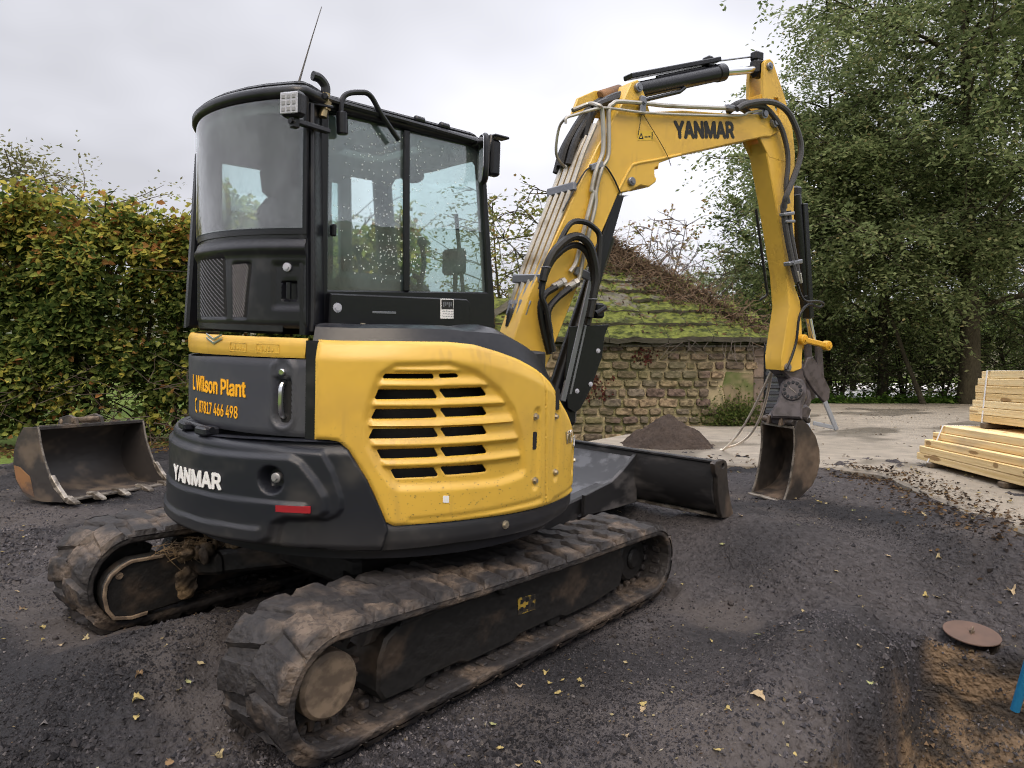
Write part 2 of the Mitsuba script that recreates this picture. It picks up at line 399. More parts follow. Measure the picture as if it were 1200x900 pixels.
def sweep(P, rad, sides=8, caps=True):
    P = np.asarray(P, float); n = len(P)
    rad = np.broadcast_to(rad, (n,))
    t = np.gradient(P, axis=0); t /= np.linalg.norm(t, axis=1, keepdims=True) + 1e-12
    u = np.cross(t[0], [0, 0, 1.0] if abs(t[0][2]) < .9 else [1.0, 0, 0]); u /= np.linalg.norm(u)
    U = [u]
    for i in range(1, n):
        u = U[-1] - t[i] * (U[-1] @ t[i]); U.append(u / (np.linalg.norm(u) + 1e-12))
    U = np.array(U); W = np.cross(t, U)
    a = np.arange(sides) * 2 * np.pi / sides
    v = P[:, None] + rad[:, None, None] * (np.cos(a)[None, :, None] * U[:, None] + np.sin(a)[None, :, None] * W[:, None])
    i, j = np.meshgrid(np.arange(n - 1), np.arange(sides), indexing='ij')
    q = np.stack([i * sides + j, i * sides + (j + 1) % sides, (i + 1) * sides + (j + 1) % sides, (i + 1) * sides + j], -1).reshape(-1, 4)
    f = np.vstack([q[:, [0, 1, 2]], q[:, [0, 2, 3]]])
    v = v.reshape(-1, 3)
    if caps:
        v = np.vstack([v, P[:1], P[-1:]])
        k = np.arange(sides)
        f = np.vstack([f, np.stack([(k + 1) % sides, k, k * 0 + n * sides], 1), np.stack([k + (n - 1) * sides, (k + 1) % sides + (n - 1) * sides, k * 0 + n * sides + 1], 1)])
    return TM(v, f)


def tube(P, r, sides=8, n=6): return sweep(catmull(P, n), r, sides)


def cyl(a, b, r, sides=20, r2=None, c=0.0):
    a, b = np.asarray(a, float), np.asarray(b, float); r2 = r if r2 is None else r2
    if c:
        d = (b - a) / np.linalg.norm(b - a)
        return sweep([a, a + d * 1e-4, a + d * c, b - d * c, b - d * 1e-4, b], [r - c, r - c, r, r2, r2 - c, r2 - c], sides)
    return sweep([a, b], [r, r2], sides)


def bolt(at, nrm, r=.012, h=.01):
    at, nrm = np.asarray(at, float), np.asarray(nrm, float) / np.linalg.norm(nrm)
    return cat_([cyl(at - nrm * .004, at + nrm * h * .35, r * 1.45, 14), cyl(at, at + nrm * h, r, 6)])


def disp_noise(mesh, amp, freq, seed=0):
    v = np.asarray(mesh.vertices)
    n = mesh.vertex_normals
    d = (meshkit.fbm(v * freq, 3, seed) - .5) * 2 * amp
    return TM(v + n * d[:, None], mesh.faces)


def grid(U, V, fn, closed_u=False):
    """fn(u, v) -> (n, 3) over a grid; returns a mesh."""
    u, v = np.meshgrid(U, V, indexing='ij')
    P = fn(u.ravel(), v.ravel())
    nu, nv = len(U), len(V)
    i, j = np.meshgrid(np.arange(nu if closed_u else nu - 1), np.arange(nv - 1), indexing='ij')
    i2 = (i + 1) % nu
    q = np.stack([i * nv + j, i2 * nv + j, i2 * nv + j + 1, i * nv + j + 1], -1).reshape(-1, 4)
    return TM(P, np.vstack([q[:, [0, 1, 2]], q[:, [0, 2, 3]]]))


KS = 0.95 * math.pi / 180          # metres per degree on the round body


def wrap(poly, rf, thick=0.01, h=0.02, disp=None, holes=()):
    """A curved panel: polygon in (degrees, z) laid on the round body of radius rf(degrees), with displacement and thickness."""
    P = poly_clean([(a * KS, z) for a, z in poly])
    for q in holes: qq = poly_clean([(a * KS, z) for a, z in q]); b_ = qq.bounds; rr_ = min(.006, .3 * (b_[2] - b_[0])); P = P.difference(qq.buffer(-rr_).buffer(rr_))
    P = max(getattr(P, 'geoms', [P]), key=lambda g: g.area)
    Pd = shapely.segmentize(P, h * .8)
    b = np.vstack([np.array(Pd.exterior.coords)[:-1]] + [np.array(r.coords)[:-1] for r in Pd.interiors])
    x0, y0, x1, y1 = P.bounds
    gx, gy = np.meshgrid(np.arange(x0, x1, h), np.arange(y0, y1, h * .87))
    gx = gx + (np.arange(gx.shape[0])[:, None] % 2) * h / 2
    g = np.stack([gx.ravel(), gy.ravel()], 1)
    inner = P.buffer(-h * .45)
    shapely.prepare(inner)
    g = g[shapely.contains_xy(inner, g[:, 0], g[:, 1])]
    pts = np.vstack([b, g])
    tri = Delaunay(pts).simplices
    cen = pts[tri].mean(1)
    shapely.prepare(P)
    tri = tri[shapely.contains_xy(P, cen[:, 0], cen[:, 1])]
    t3 = pts[tri]
    ar = cross2(t3[:, 1] - t3[:, 0], t3[:, 2] - t3[:, 0])
    tri = tri[np.abs(ar) > 1e-10]; ar = ar[np.abs(ar) > 1e-10]
    tri = np.where((ar < 0)[:, None], tri[:, ::-1], tri)
    a = pts[:, 0] / KS; z = pts[:, 1]
    d = disp(a, z) if disp is not None else np.zeros(len(a))
    r = rf(a) if callable(rf) else np.full(len(a), rf)
    ar_ = np.radians(a)
    mk = lambda rr: np.stack([rr * np.cos(ar_), rr * np.sin(ar_), z], 1)
    n = len(pts)
    e = np.vstack([tri[:, [0, 1]], tri[:, [1, 2]], tri[:, [2, 0]]])
    es = {}
    for p, q in e: es[(p, q)] = 1
    bd = np.array([(p, q) for p, q in es if (q, p) not in es])
    v = np.vstack([mk(r + d), mk(r + d - thick)])
    # x = degrees increases counter-clockwise: outward normal for ccw in (a, z)
    f = [tri, tri[:, ::-1] + n]
    if len(bd): f += [np.stack([bd[:, 0], bd[:, 0] + n, bd[:, 1] + n], 1), np.stack([bd[:, 0], bd[:, 1] + n, bd[:, 1]], 1)]
    return TM(v, np.vstack(f))


def sdist(poly, a, z, line=False):
    g = LineString([(x * KS, y) for x, y in poly]) if line else poly_clean([(x * KS, y) for x, y in poly])
    pt = shapely.points(a * KS, z)
    if line: return shapely.distance(pt, g)
    d = shapely.distance(pt, g.boundary)
    shapely.prepare(g)
    return np.where(shapely.contains_xy(g, a * KS, z), d, -d)


def sst(x, a, b):
    t = np.clip((x - a) / (b - a), 0, 1); return t * t * (3 - 2 * t)


def text_on(text, place, height, width, bold=True, depth=.002, heavy=0.0):
    """Lettering stretched to height x width; place(x, y, off) -> points, x and y from 0 at the baseline's left end."""
    m = meshkit.text_mesh(text, height, depth, bold)
    m = m.subdivide() if width > .25 else m
    v = np.array(m.vertices)
    v[:, 0] -= v[:, 0].min()
    v[:, 0] *= width / v[:, 0].max()
    if not heavy: return TM(place(v[:, 0], v[:, 1], v[:, 2]), m.faces)
    out = []
    for i, (sx, sy) in enumerate(((-1, 0), (1, 0), (0, 1), (0, -1))):     # thicker strokes
        out.append(TM(place(v[:, 0] + sx * heavy, v[:, 1] + sy * heavy, v[:, 2] + i * .00012), m.faces))
    return cat_(out)

# traced dimensions of the digger, in metres (plan angles in degrees) in its own frames
GEO = json.loads('''{"cover":[[-138.0,1.4098],[-131.38,1.4083],[-117.6,1.4132],[-104.97,1.4146],[-97.86,1.4063],[-89.74,1.3793],[-81.83,1.3465],[-72.06,1.2911],[-65.91,1.2408],[-59.35,1.1549],[-50.83,1.0469],[-47.31,0.9417],[-47.47,0.6655],[-69.49,0.6717],[-96.4,0.6857],[-110.42,0.6875],[-118.33,0.6842],[-120.17,0.6988],[-121.42,0.7435],[-122.89,0.8015],[-124.95,0.869],[-127.39,0.9358],[-129.42,0.9853],[-131.83,1.0176],[-134.04,1.0231],[-137.92,1.0238]],
"recess":[[-118.89,1.3235],[-105.51,1.333],[-97.64,1.2988],[-90.21,1.2189],[-85.15,1.1322],[-81.83,1.0066],[-80.01,0.8648],[-80.99,0.8404],[-89.24,0.8235],[-117.49,0.8337],[-119.54,0.8549],[-122.42,0.9228],[-125.08,1.0031],[-125.78,1.1029],[-124.68,1.1894],[-122.81,1.2793]],
"slots":[[[-122.07,1.2663],[-121.1,1.2853],[-109.52,1.2875],[-108.99,1.2684]],[[-123.63,1.1853],[-122.68,1.2242],[-109.42,1.2256],[-107.93,1.1893]],[[-124.4,1.1077],[-123.26,1.1467],[-109.31,1.1488],[-107.81,1.112]],[[-124.91,1.0298],[-123.83,1.0689],[-108.98,1.0715],[-107.47,1.0343]],[[-121.72,0.9519],[-122.96,0.9888],[-108.71,0.9916],[-107.34,0.954]],[[-118.28,0.8725],[-119.54,0.9101],[-108.74,0.9126],[-107.22,0.8745]],[[-107.55,1.2707],[-108.08,1.2876],[-103.62,1.29],[-101.5,1.2738]],[[-106.09,1.1912],[-107.99,1.2278],[-95.8,1.232],[-93.78,1.1958]],[[-105.82,1.1135],[-107.65,1.1506],[-95.2,1.1519],[-93.51,1.1153]],[[-105.69,1.0344],[-107.38,1.0719],[-95.03,1.0728],[-93.34,1.0355]],[[-105.56,0.9537],[-107.25,0.9918],[-94.85,0.9909],[-93.15,0.9542]],[[-105.43,0.8773],[-107.13,0.9136],[-94.68,0.9097],[-92.98,0.8761]]],
"slits":[[[-76.7,1.023],[-74.98,1.0204],[-74.7,0.9433],[-76.44,0.9465]],[[-65.92,1.2054],[-63.98,1.2036],[-63.47,1.1075],[-65.43,1.1102]]],
"coverbolts":[[-75.76,1.0913],[-75.14,0.8033],[-64.67,1.076],[-63.48,0.813],[-47.11,0.8268]],
"crease":[[-114.32,0.7053],[-72.72,0.7128]],
"crease2":[[-65.14,0.6833],[-47.41,0.6984]],
"sticker":[[-106.43,0.7973],[-104.84,0.7954],[-104.79,0.7673],[-106.38,0.7694]],
"skirt":[[-120.16,0.692],[-110.41,0.6805],[-96.38,0.6784],[-69.46,0.6637],[-47.47,0.6568],[-47.51,0.5917],[-69.08,0.5749],[-84.6,0.5826],[-101.21,0.5919],[-121.25,0.5832]],
"reflector":[[-145.19,0.7689],[-137.03,0.7735],[-137.01,0.7468],[-145.18,0.7435]],
"handle":[[-147.2,1.277],[-147.13,1.1556],[-150.18,1.1527],[-143.91,1.1583],[-147.18,1.2456],[-147.07,1.0651],[-147.5,1.2319],[-147.74,1.1007]],
"vents":[[[-187.47,1.734],[-170.81,1.7324],[-169.8,1.4841],[-187.41,1.4814]],[[-166.77,1.7045],[-159.47,1.7086],[-161.41,1.4864],[-166.4,1.4825]]],
"rhandle":[[-149.24,1.6365],[-145.23,1.6373],[-145.17,1.5601],[-149.18,1.5589],[-147.73,1.6902],[-152.09,1.7078],[-142.47,1.7088],[-142.33,1.5314],[-151.98,1.5281]],
"mirror":[[0.238,2.394],[0.275,2.381],[0.275,2.262],[0.248,2.134],[0.2,2.151],[0.176,2.245],[0.192,2.366],[0.297,2.385],[0.335,2.373],[0.33,2.231],[0.252,2.306]],
"boomR":[[0.131,1.26],[0.19,1.401],[0.32,1.71],[0.521,2.132],[0.601,2.313],[0.684,2.332],[0.766,2.378],[0.833,2.375],[0.885,2.413],[0.905,2.53],[1.067,2.599],[1.445,2.716],[1.797,2.823],[1.854,2.832],[1.932,2.878],[1.961,2.939],[1.915,2.989],[1.738,2.96],[1.468,2.922],[1.07,2.877],[0.814,2.825],[0.762,2.933],[0.712,2.999],[0.662,2.975],[0.588,2.818],[0.432,2.561],[0.261,2.215],[0.0,1.674],[-0.151,1.26]],
"flange":[[0.677,2.464],[0.72,2.5],[0.884,2.547],[1.073,2.605]],
"armR":[[1.819,3.343],[1.781,3.313],[1.78,3.218],[1.793,3.052],[1.821,2.797],[1.983,2.333],[2.11,1.929],[2.156,1.691],[2.108,1.326],[2.124,1.241],[2.239,1.229],[2.327,1.253],[2.321,1.427],[2.299,1.574],[2.266,1.744],[2.205,1.839],[2.181,2.114],[2.15,2.379],[2.128,2.742],[2.087,2.917],[1.994,3.121],[1.917,3.244],[1.86,3.334]],
"dial":[[2.316,1.103],[2.557,0.991],[2.488,0.928]],
"pipeA":[[0.347,-0.125,2.124],[0.386,-0.125,2.303],[0.414,-0.125,2.427],[0.456,-0.125,2.542],[0.439,-0.125,2.757],[0.403,-0.125,2.789],[0.428,-0.0,2.829],[0.315,0.0,2.774]],
"pipeB":[[0.384,-0.125,2.127],[0.416,-0.125,2.296],[0.451,-0.125,2.431],[0.495,-0.125,2.525],[0.486,-0.125,2.765],[0.511,-0.125,2.812],[0.482,-0.125,2.804],[0.52,-0.125,2.826],[0.74,-0.125,2.857],[0.886,-0.125,2.869],[1.059,-0.125,2.891],[1.445,-0.125,2.944]],
"pipeC":[[0.187,-0.13,2.651],[0.191,-0.13,2.682],[0.254,-0.13,2.71],[0.403,-0.13,2.769],[0.499,-0.13,2.785],[0.739,-0.13,2.801],[1.057,-0.13,2.84],[1.515,-0.13,2.908],[1.61,-0.13,2.944],[1.72,-0.13,2.975]],
"pipeA2":[[0.256,-0.125,1.816],[0.294,-0.125,1.871],[0.321,-0.125,1.979],[0.355,-0.125,2.114],[0.396,-0.125,2.276],[0.422,-0.125,2.397]],
"pipeB2":[[0.261,-0.125,1.711],[0.314,-0.125,1.767],[0.341,-0.125,1.888],[0.374,-0.125,2.036],[0.415,-0.125,2.212],[0.455,-0.125,2.388]],
"bundle0":[[-0.025,0.07,1.582],[0.031,0.07,1.775],[0.247,0.07,2.316],[0.334,0.07,2.539],[0.444,0.07,2.728]],
"bundle1":[[-0.019,0.02,1.582],[0.04,0.02,1.774],[0.254,0.02,2.31],[0.339,0.02,2.531],[0.438,0.02,2.716]],
"bundle2":[[-0.013,-0.03,1.582],[0.049,-0.03,1.772],[0.261,-0.03,2.304],[0.342,-0.03,2.522],[0.432,-0.03,2.704]],
"bundle3":[[-0.007,-0.08,1.582],[0.056,-0.08,1.77],[0.268,-0.08,2.297],[0.345,-0.08,2.513],[0.425,-0.08,2.692]],
"hoseL1":[[0.092,-0.2,1.457],[0.056,-0.2,1.596],[0.023,-0.2,1.671],[0.048,-0.2,1.799],[0.11,-0.2,1.93],[0.195,-0.2,2.077],[0.288,-0.2,2.099],[0.369,-0.2,2.068],[0.403,-0.2,2.019],[0.402,-0.2,1.874],[0.399,-0.2,1.769]],
"hoseL2":[[0.015,-0.22,1.746],[0.035,-0.22,1.822],[0.083,-0.22,1.914],[0.171,-0.22,1.991],[0.247,-0.22,2.01],[0.311,-0.22,1.977],[0.349,-0.22,1.909],[0.376,-0.22,1.793],[0.358,-0.22,1.661],[0.339,-0.22,1.555]],
"hoseL3":[[0.231,-0.17,1.721],[0.141,-0.17,1.652],[0.09,-0.17,1.585],[0.094,-0.17,1.495],[0.13,-0.17,1.353]],
"hoseL4":[[0.15,-0.15,1.724],[0.076,-0.15,1.675],[0.049,-0.15,1.597],[0.077,-0.15,1.468],[0.12,-0.15,1.339]],
"hoseL5":[[0.007,-0.05,1.452],[0.056,-0.05,1.571],[0.09,-0.05,1.691],[0.125,-0.05,1.785]],
"hoseL6":[[-0.055,0.03,1.488],[-0.036,0.03,1.582],[0.004,0.03,1.543],[0.046,0.03,1.451]],
"hoseT1":[[0.275,0.05,2.449],[0.322,0.05,2.601],[0.431,0.05,2.774],[0.538,0.05,2.87],[0.678,0.05,2.934]],
"hoseT2":[[0.39,-0.02,2.608],[0.425,-0.02,2.735],[0.476,-0.02,2.821],[0.642,-0.02,2.899]],
"wire1":[[0.202,-0.112,2.165],[0.294,-0.112,2.327],[0.363,-0.112,2.422],[0.47,-0.112,2.458],[0.542,-0.112,2.401],[0.603,-0.112,2.313]],
"armhose1":[[1.47,-0.16,2.936],[1.543,-0.16,2.978],[1.695,-0.16,3.022],[1.819,-0.16,3.031],[1.93,-0.16,3.0],[2.011,-0.16,2.925],[2.076,-0.16,2.821],[2.085,-0.16,2.72],[2.039,-0.16,2.586],[1.976,-0.16,2.451],[1.958,-0.16,2.334]],
"armhose2":[[1.608,-0.13,2.984],[1.729,-0.13,3.005],[1.821,-0.13,2.97],[1.918,-0.13,2.892],[1.985,-0.13,2.762],[2.003,-0.13,2.65],[1.996,-0.13,2.508],[2.025,-0.13,2.396]],
"armhose3":[[1.987,-0.13,2.392],[1.983,-0.13,2.356],[2.031,-0.13,2.186],[2.108,-0.13,1.986],[2.161,-0.13,1.87]],
"armhose3b":[[2.034,-0.13,2.35],[2.073,-0.13,2.19],[2.141,-0.13,2.0],[2.188,-0.13,1.86]],
"armhose4":[[2.173,-0.12,1.86],[2.225,-0.12,1.772],[2.269,-0.13,1.738],[2.385,-0.13,1.743],[2.476,-0.11,1.729],[2.445,-0.1,1.703],[2.334,-0.1,1.717],[2.243,-0.12,1.67],[2.213,-0.12,1.602],[2.2,-0.12,1.45],[2.157,-0.12,1.328],[2.112,-0.12,1.249]],
"armhose5":[[2.186,0.06,1.557],[2.139,0.08,1.431],[2.119,0.08,1.349],[2.139,0.06,1.257],[2.187,0.02,1.21],[2.17,-0.05,1.202]],
"armcable":[[1.965,0.1,2.382],[2.037,0.1,2.117],[2.11,0.1,1.846],[2.124,0.1,1.785],[2.096,0.12,1.753],[2.09,0.13,1.74]]}''')
# ------------------------------------------------------------------ frames of the digger
_a, _b = np.radians([1.3594, 3.2719])
MM = np.array([[math.cos(_a), 0, -math.sin(_a)], [0, 1, 0], [math.sin(_a), 0, math.cos(_a)]]) @ np.array([[1, 0, 0], [0, math.cos(_b), -math.sin(_b)], [0, math.sin(_b), math.cos(_b)]])
MU = MM @ rotz(-7.945)
PIV = np.array([.9, -.05, 0.0])
BR = MU @ rotz(-13.0)
BO = MU @ PIV
under = lambda m: xf(m, MM)
upper = lambda m: xf(m, MU)
boomf = lambda m: xf(m, BR, BO)
RC = PchipInterpolator([-150, -138, -115, -90, -65, -45, -25], [.945, .945, .94, .935, .955, .998, 1.0])

# ------------------------------------------------------------------ terrain
def s01(a, b, x):
    t = np.clip((x - a) / (b - a), 0, 1); return t * t * (3 - 2 * t)


def height(x, y):
    """The lie of the land in metres."""
    base = np.clip(.0237 * x, -.05, .03) + np.where(y > 0, np.minimum(.057 * y, .2), np.maximum(.057 * y, -.09))
    kk = s01(-1.6, -2.2, y)
    w = s01(1.15, 2.1, x) * (1 - kk) + s01(1.55, 2.6, x) * kk
    far = s01(3, 8, np.hypot(x, y))
    h = base * (1 - w) * (1 - far) + .31 * w + (1 - w) * .25 * far
    h = h - .36 * np.exp(-(((x - 7.6) / 1.5) ** 2 + ((y - 3.9) / 1.6) ** 2))      # low ground against the old wall
    # heap of planings between and behind the tracks
    h = h + .12 * np.exp(-(((x + .78) / .42) ** 2 + ((y - .12) / .34) ** 2)) + .09 * np.exp(-(((x + 1.25) / .32) ** 2 + ((y - .10) / .42) ** 2)) + .06 * np.exp(-(((x + 1.5) / .5) ** 2 + ((y + .25) / .4) ** 2))
    # trench along the right
    wob = .045 * np.sin(x * 4.3) + .030 * np.sin(x * 11.1 + 1) + .05 * (meshkit.fbm(np.stack([x * 6, y * 6, x * 0], -1), 3, 21) - .5) * 2
    t = s01(-2.22, -2.31, y + wob) * s01(1.62, 1.53, x + .05 * np.sin(y * 5) + wob) * s01(-1.6, -.5, x) * s01(-3.12, -2.98, y + .5 * wob)
    h = h - (.31 + .33 * s01(1.45, .75, x)) * t
    h = h + .07 * np.exp(-((y + 1.97 + wob) / .19) ** 2) * s01(-.6, .2, x) * s01(1.9, 1.2, x)     # spoil lip
    h = h + .15 * np.exp(-(((x - .75) / .60) ** 2 + ((y + 1.93 + .5 * wob) / .24) ** 2)) + .05 * np.exp(-(((x + .2) / .4) ** 2 + ((y + 1.55) / .25) ** 2))
    return h


def rough(x, y):
    p = np.stack([x, y, x * 0], -1)
    k = .55 + 1.5 * s01(.42, .68, meshkit.fbm(p * .9 + 4.0, 3, 12))        # trodden flat in places, loose in others
    k = k + .9 * s01(-2.0, -2.3, y)
    return .085 * (meshkit.fbm(p * 1.7, 3, 3) - .5) + k * (.065 * (meshkit.fbm(p * 5.0, 3, 4) - .5) + .042 * (meshkit.fbm(p * 17.0, 4, 5) - .5))


def track_clear(x, y):
    """Where the crawler tracks press the ground flat."""
    q = np.stack([x, y, x * 0], -1) @ MM
    return np.maximum(s01(.72, .60, np.abs(q[..., 1] + .79) + .40 * 0) * 0 + ((np.abs(np.abs(q[..., 1]) - .789) < .24) & (q[..., 0] > -1.12) & (q[..., 0] < 1.36)), 0)


def ground_z(x, y):
    x, y = np.asarray(x, float), np.asarray(y, float)
    fade = s01(7.2, 5.5, np.hypot(x - .5, y))
    z = height(x, y) + rough(x, y) * fade
    k = track_clear(x, y)
    plane = .0237 * x + .0571 * y - .035
    return np.where(k > 0, np.minimum(z, plane), z)


def strip_grid(xs, ys, fn, keep=None):
    X, Y = np.meshgrid(xs, ys, indexing='ij')
    v = np.stack([X.ravel(), Y.ravel(), fn(X.ravel(), Y.ravel())], 1)
    ny = len(ys)
    i, j = np.meshgrid(np.arange(len(xs) - 1), np.arange(ny - 1), indexing='ij')
    if keep is not None:
        k = keep(X[:-1, :-1], Y[:-1, :-1]); i, j = i[k], j[k]
    i, j = i.ravel(), j.ravel()
    q = np.stack([i * ny + j, (i + 1) * ny + j, (i + 1) * ny + j + 1, i * ny + j + 1], -1)
    return TM(v, np.vstack([q[:, [0, 1, 2]], q[:, [0, 2, 3]]]))


g1 = strip_grid(np.arange(-4.0, 6.0, .0245), np.arange(-4.6, 6.2, .0245), ground_z)
add('ground', g1, 'm_planings', smooth=True, kind='structure', label='dark bumpy ground of loose asphalt planings')
# far land: one sheet to the horizon, a little lower under the near ground
rr = np.concatenate([np.linspace(0, 12, 40), np.geomspace(12.5, 700, 45)])
an = np.linspace(0, 2 * np.pi, 97)[:-1]
def farfn(u, v):
    x, y = v * np.cos(u), v * np.sin(u)
    near = (np.abs(x - 1) < 4.9) & (np.abs(y - .8) < 5.3)
    z = np.where(v < 14, height(x, y), .28) - .03 - .9 * near
    return np.stack([x, y, z], 1)
add('field', grid(an, rr, farfn, closed_u=True), 'm_grass', smooth=True, kind='structure', label='green grass field reaching to the horizon')


def at(px, d):
    """World x, y on the bearing of photo column px, d metres ahead of the standpoint."""
    q = CAM[:2] + FLAT_F * d + FLAT_R * (px - 600) / FPX * d
    return q


# concrete yard slab
edge = [(4.05, 1.0), (4.20, .45), (4.34, .05), (4.55, -.35), (4.74, -.72), (4.70, -1.1), (4.52, -1.36), (4.05, -1.62), (3.50, -1.93), (3.0, -2.22), (2.60, -2.52), (2.2, -3.1), (2.0, -4.2), (2.2, -6.5)]
rng = np.random.default_rng(5)
e2 = catmull(np.array([(x, y, 0) for x, y in edge]), 12)[:, :2]
e2 = e2 + np.stack([.05 * (meshkit.fbm(np.stack([e2[:, 0] * 5, e2[:, 1] * 5, e2[:, 0] * 0], 1), 4, 9) - .5) * 2] * 2, 1)
slab = list(map(tuple, e2)) + [tuple(at(1500, 21)), tuple(at(1200, 21.5)), tuple(at(930, 21)), tuple(at(905, 14)), tuple(at(898, 12.15)), tuple(at(765, 12.15)), tuple(at(752, 11.0)), (5.0, 2.3)]
slab_m = extz(slab, .15, .345, .02)
add('pavement', slab_m, 'm_concrete', smooth=30, kind='structure', label='weathered concrete yard slab with damp patches')
yard = [tuple(at(880, 27)), tuple(at(1900, 27)), tuple(at(1900, 60)), tuple(at(800, 60))]
add('yard', extz(yard, .2, .31, .01), 'm_yard', kind='structure', label='pale open yard beyond the trees')
def hillfn(u, v):
    p = np.stack([np.cos(u) * 3, np.sin(u) * 3, v * .01], 1)
    ridge = 24 + 10 * (meshkit.fbm(p, 4, 2) - .5) * 2 + 1.6 * (meshkit.fbm(p * 40, 3, 8) - .5)
    z = np.where(v < 271, (v - 160) / 110 * ridge, ridge * (1 - (v - 270) / 200))
    return np.stack([v * np.cos(u), v * np.sin(u), np.maximum(z, -1)], 1)
add('hills', grid(np.linspace(0, 2 * np.pi, 1201)[:-1], np.array([160, 190, 220, 245, 262, 270, 300, 380, 470.]), hillfn, closed_u=True), 'm_hill', smooth=True, kind='structure', label='low wooded hills on the skyline')
# ------------------------------------------------------------------ the digger
EX = thing('excavator', 'yellow and black tracked mini excavator with glazed cab and raised bent arm', 'excavator')
PART = lambda name, mesh, b, parent=None, **k: add(name, mesh, b, parent or EX, **k)

# crawler tracks -----------------------------------------------------
HX, ZC, RB = .97, .235, .206              # sprocket end
HF, ZF, RF = 1.15, .205, .176             # idler end
_t = np.linspace(-np.pi / 2, np.pi / 2, 60)
_px = np.concatenate([np.linspace(-HX, HF, 80)[:-1], HF + RF * np.cos(_t), np.linspace(HF, -HX, 80)[1:-1], -HX - RB * np.cos(_t)])
_pz = np.concatenate([np.full(79, ZC - RB), ZF + RF * np.sin(_t), np.linspace(ZF + RF, ZC + RB, 80)[1:-1] - .012 * np.sin(np.pi * np.linspace(0, 1, 80)[1:-1]) ** 2, ZC + RB * np.sin(_t[::-1])])
_px = np.append(_px, _px[0]); _pz = np.append(_pz, _pz[0])
_s = np.concatenate([[0], np.cumsum(np.hypot(np.diff(_px), np.diff(_pz)))])
LOOP = float(_s[-1])
_tx = np.gradient(_px, _s + np.arange(len(_s)) * 1e-9); _tz = np.gradient(_pz, _s + np.arange(len(_s)) * 1e-9)
_tx[0] = _tx[-1] = 1; _tz[0] = _tz[-1] = 0
def loop(u, w):
    u = np.mod(u, LOOP)
    x, z, tx, tz = (np.interp(u, _s, q) for q in (_px, _pz, _tx, _tz))
    l = np.hypot(tx, tz)
    return x + tz / l * w, z - tx / l * w

ring = np.array([(-.2, -.016), (-.196, .008), (-.185, .016), (-.12, .017), (-.05, .017), (0, .017), (.05, .017), (.12, .017), (.185, .016), (.196, .008), (.2, -.016), (.19, -.025), (.08, -.020), (0, -.018), (-.08, -.020), (-.19, -.025)])
def belt_mesh(yc, seed):
    n = 420; us = np.arange(n) / n * LOOP
    ri = np.arange(len(ring) + 1)
    def fn(u, v):
        k = v.astype(int) % len(ring)
        x, z = loop(u, ring[k, 1])
        return np.stack([x, yc + ring[k, 0], z], 1)
    m = grid(us, ri, fn, closed_u=True)
    m.merge_vertices()
    if m.volume < 0: m.invert()
    return disp_noise(m, .006, 16, seed)

NL = 38; PITCH = LOOP / NL
def lug_mesh(yc, u0, s, seed):
    I = np.array([-1, -.87, -.74, -.45, -.15, .15, .45, .74, .87, 1]); J = np.array([0, .06, .13, .25, .37, .5, .62, .74, .86, .93, 1])
    rg = np.random.default_rng(seed)
    wear = .024 + .006 * rg.random()
    def fn(i, j):
        lng = PITCH * (.36 + .09 * j)
        u = u0 + i * lng + PITCH * .30 * (j - .5)
        v = s * (-.035 + .238 * j)
        e = sst(1 - np.abs(i), 0, .26) * sst(j, 0, .13) * sst(1 - j, 0, .08)
        q = np.stack([u * 14, v * 14 + seed * 3.1, j * 0], 1)
        w = .008 + wear * e + (meshkit.fbm(q, 4, 3) - .5) * .026 * e + .003 * np.sin(j * 22) * e
        x, z = loop(u, w)
        return np.stack([x, yc + v, z], 1)
    m = grid(I, J, fn)
    c = m.triangles_center - np.array([0, yc, ZC]); nn = m.face_normals
    x0, z0 = loop(np.array([u0]), 0.0); x1, z1 = loop(np.array([u0]), .1)
    if (nn.mean(0) @ np.array([x1[0] - x0[0], 0, z1[0] - z0[0]])) < 0: m.invert()
    return m

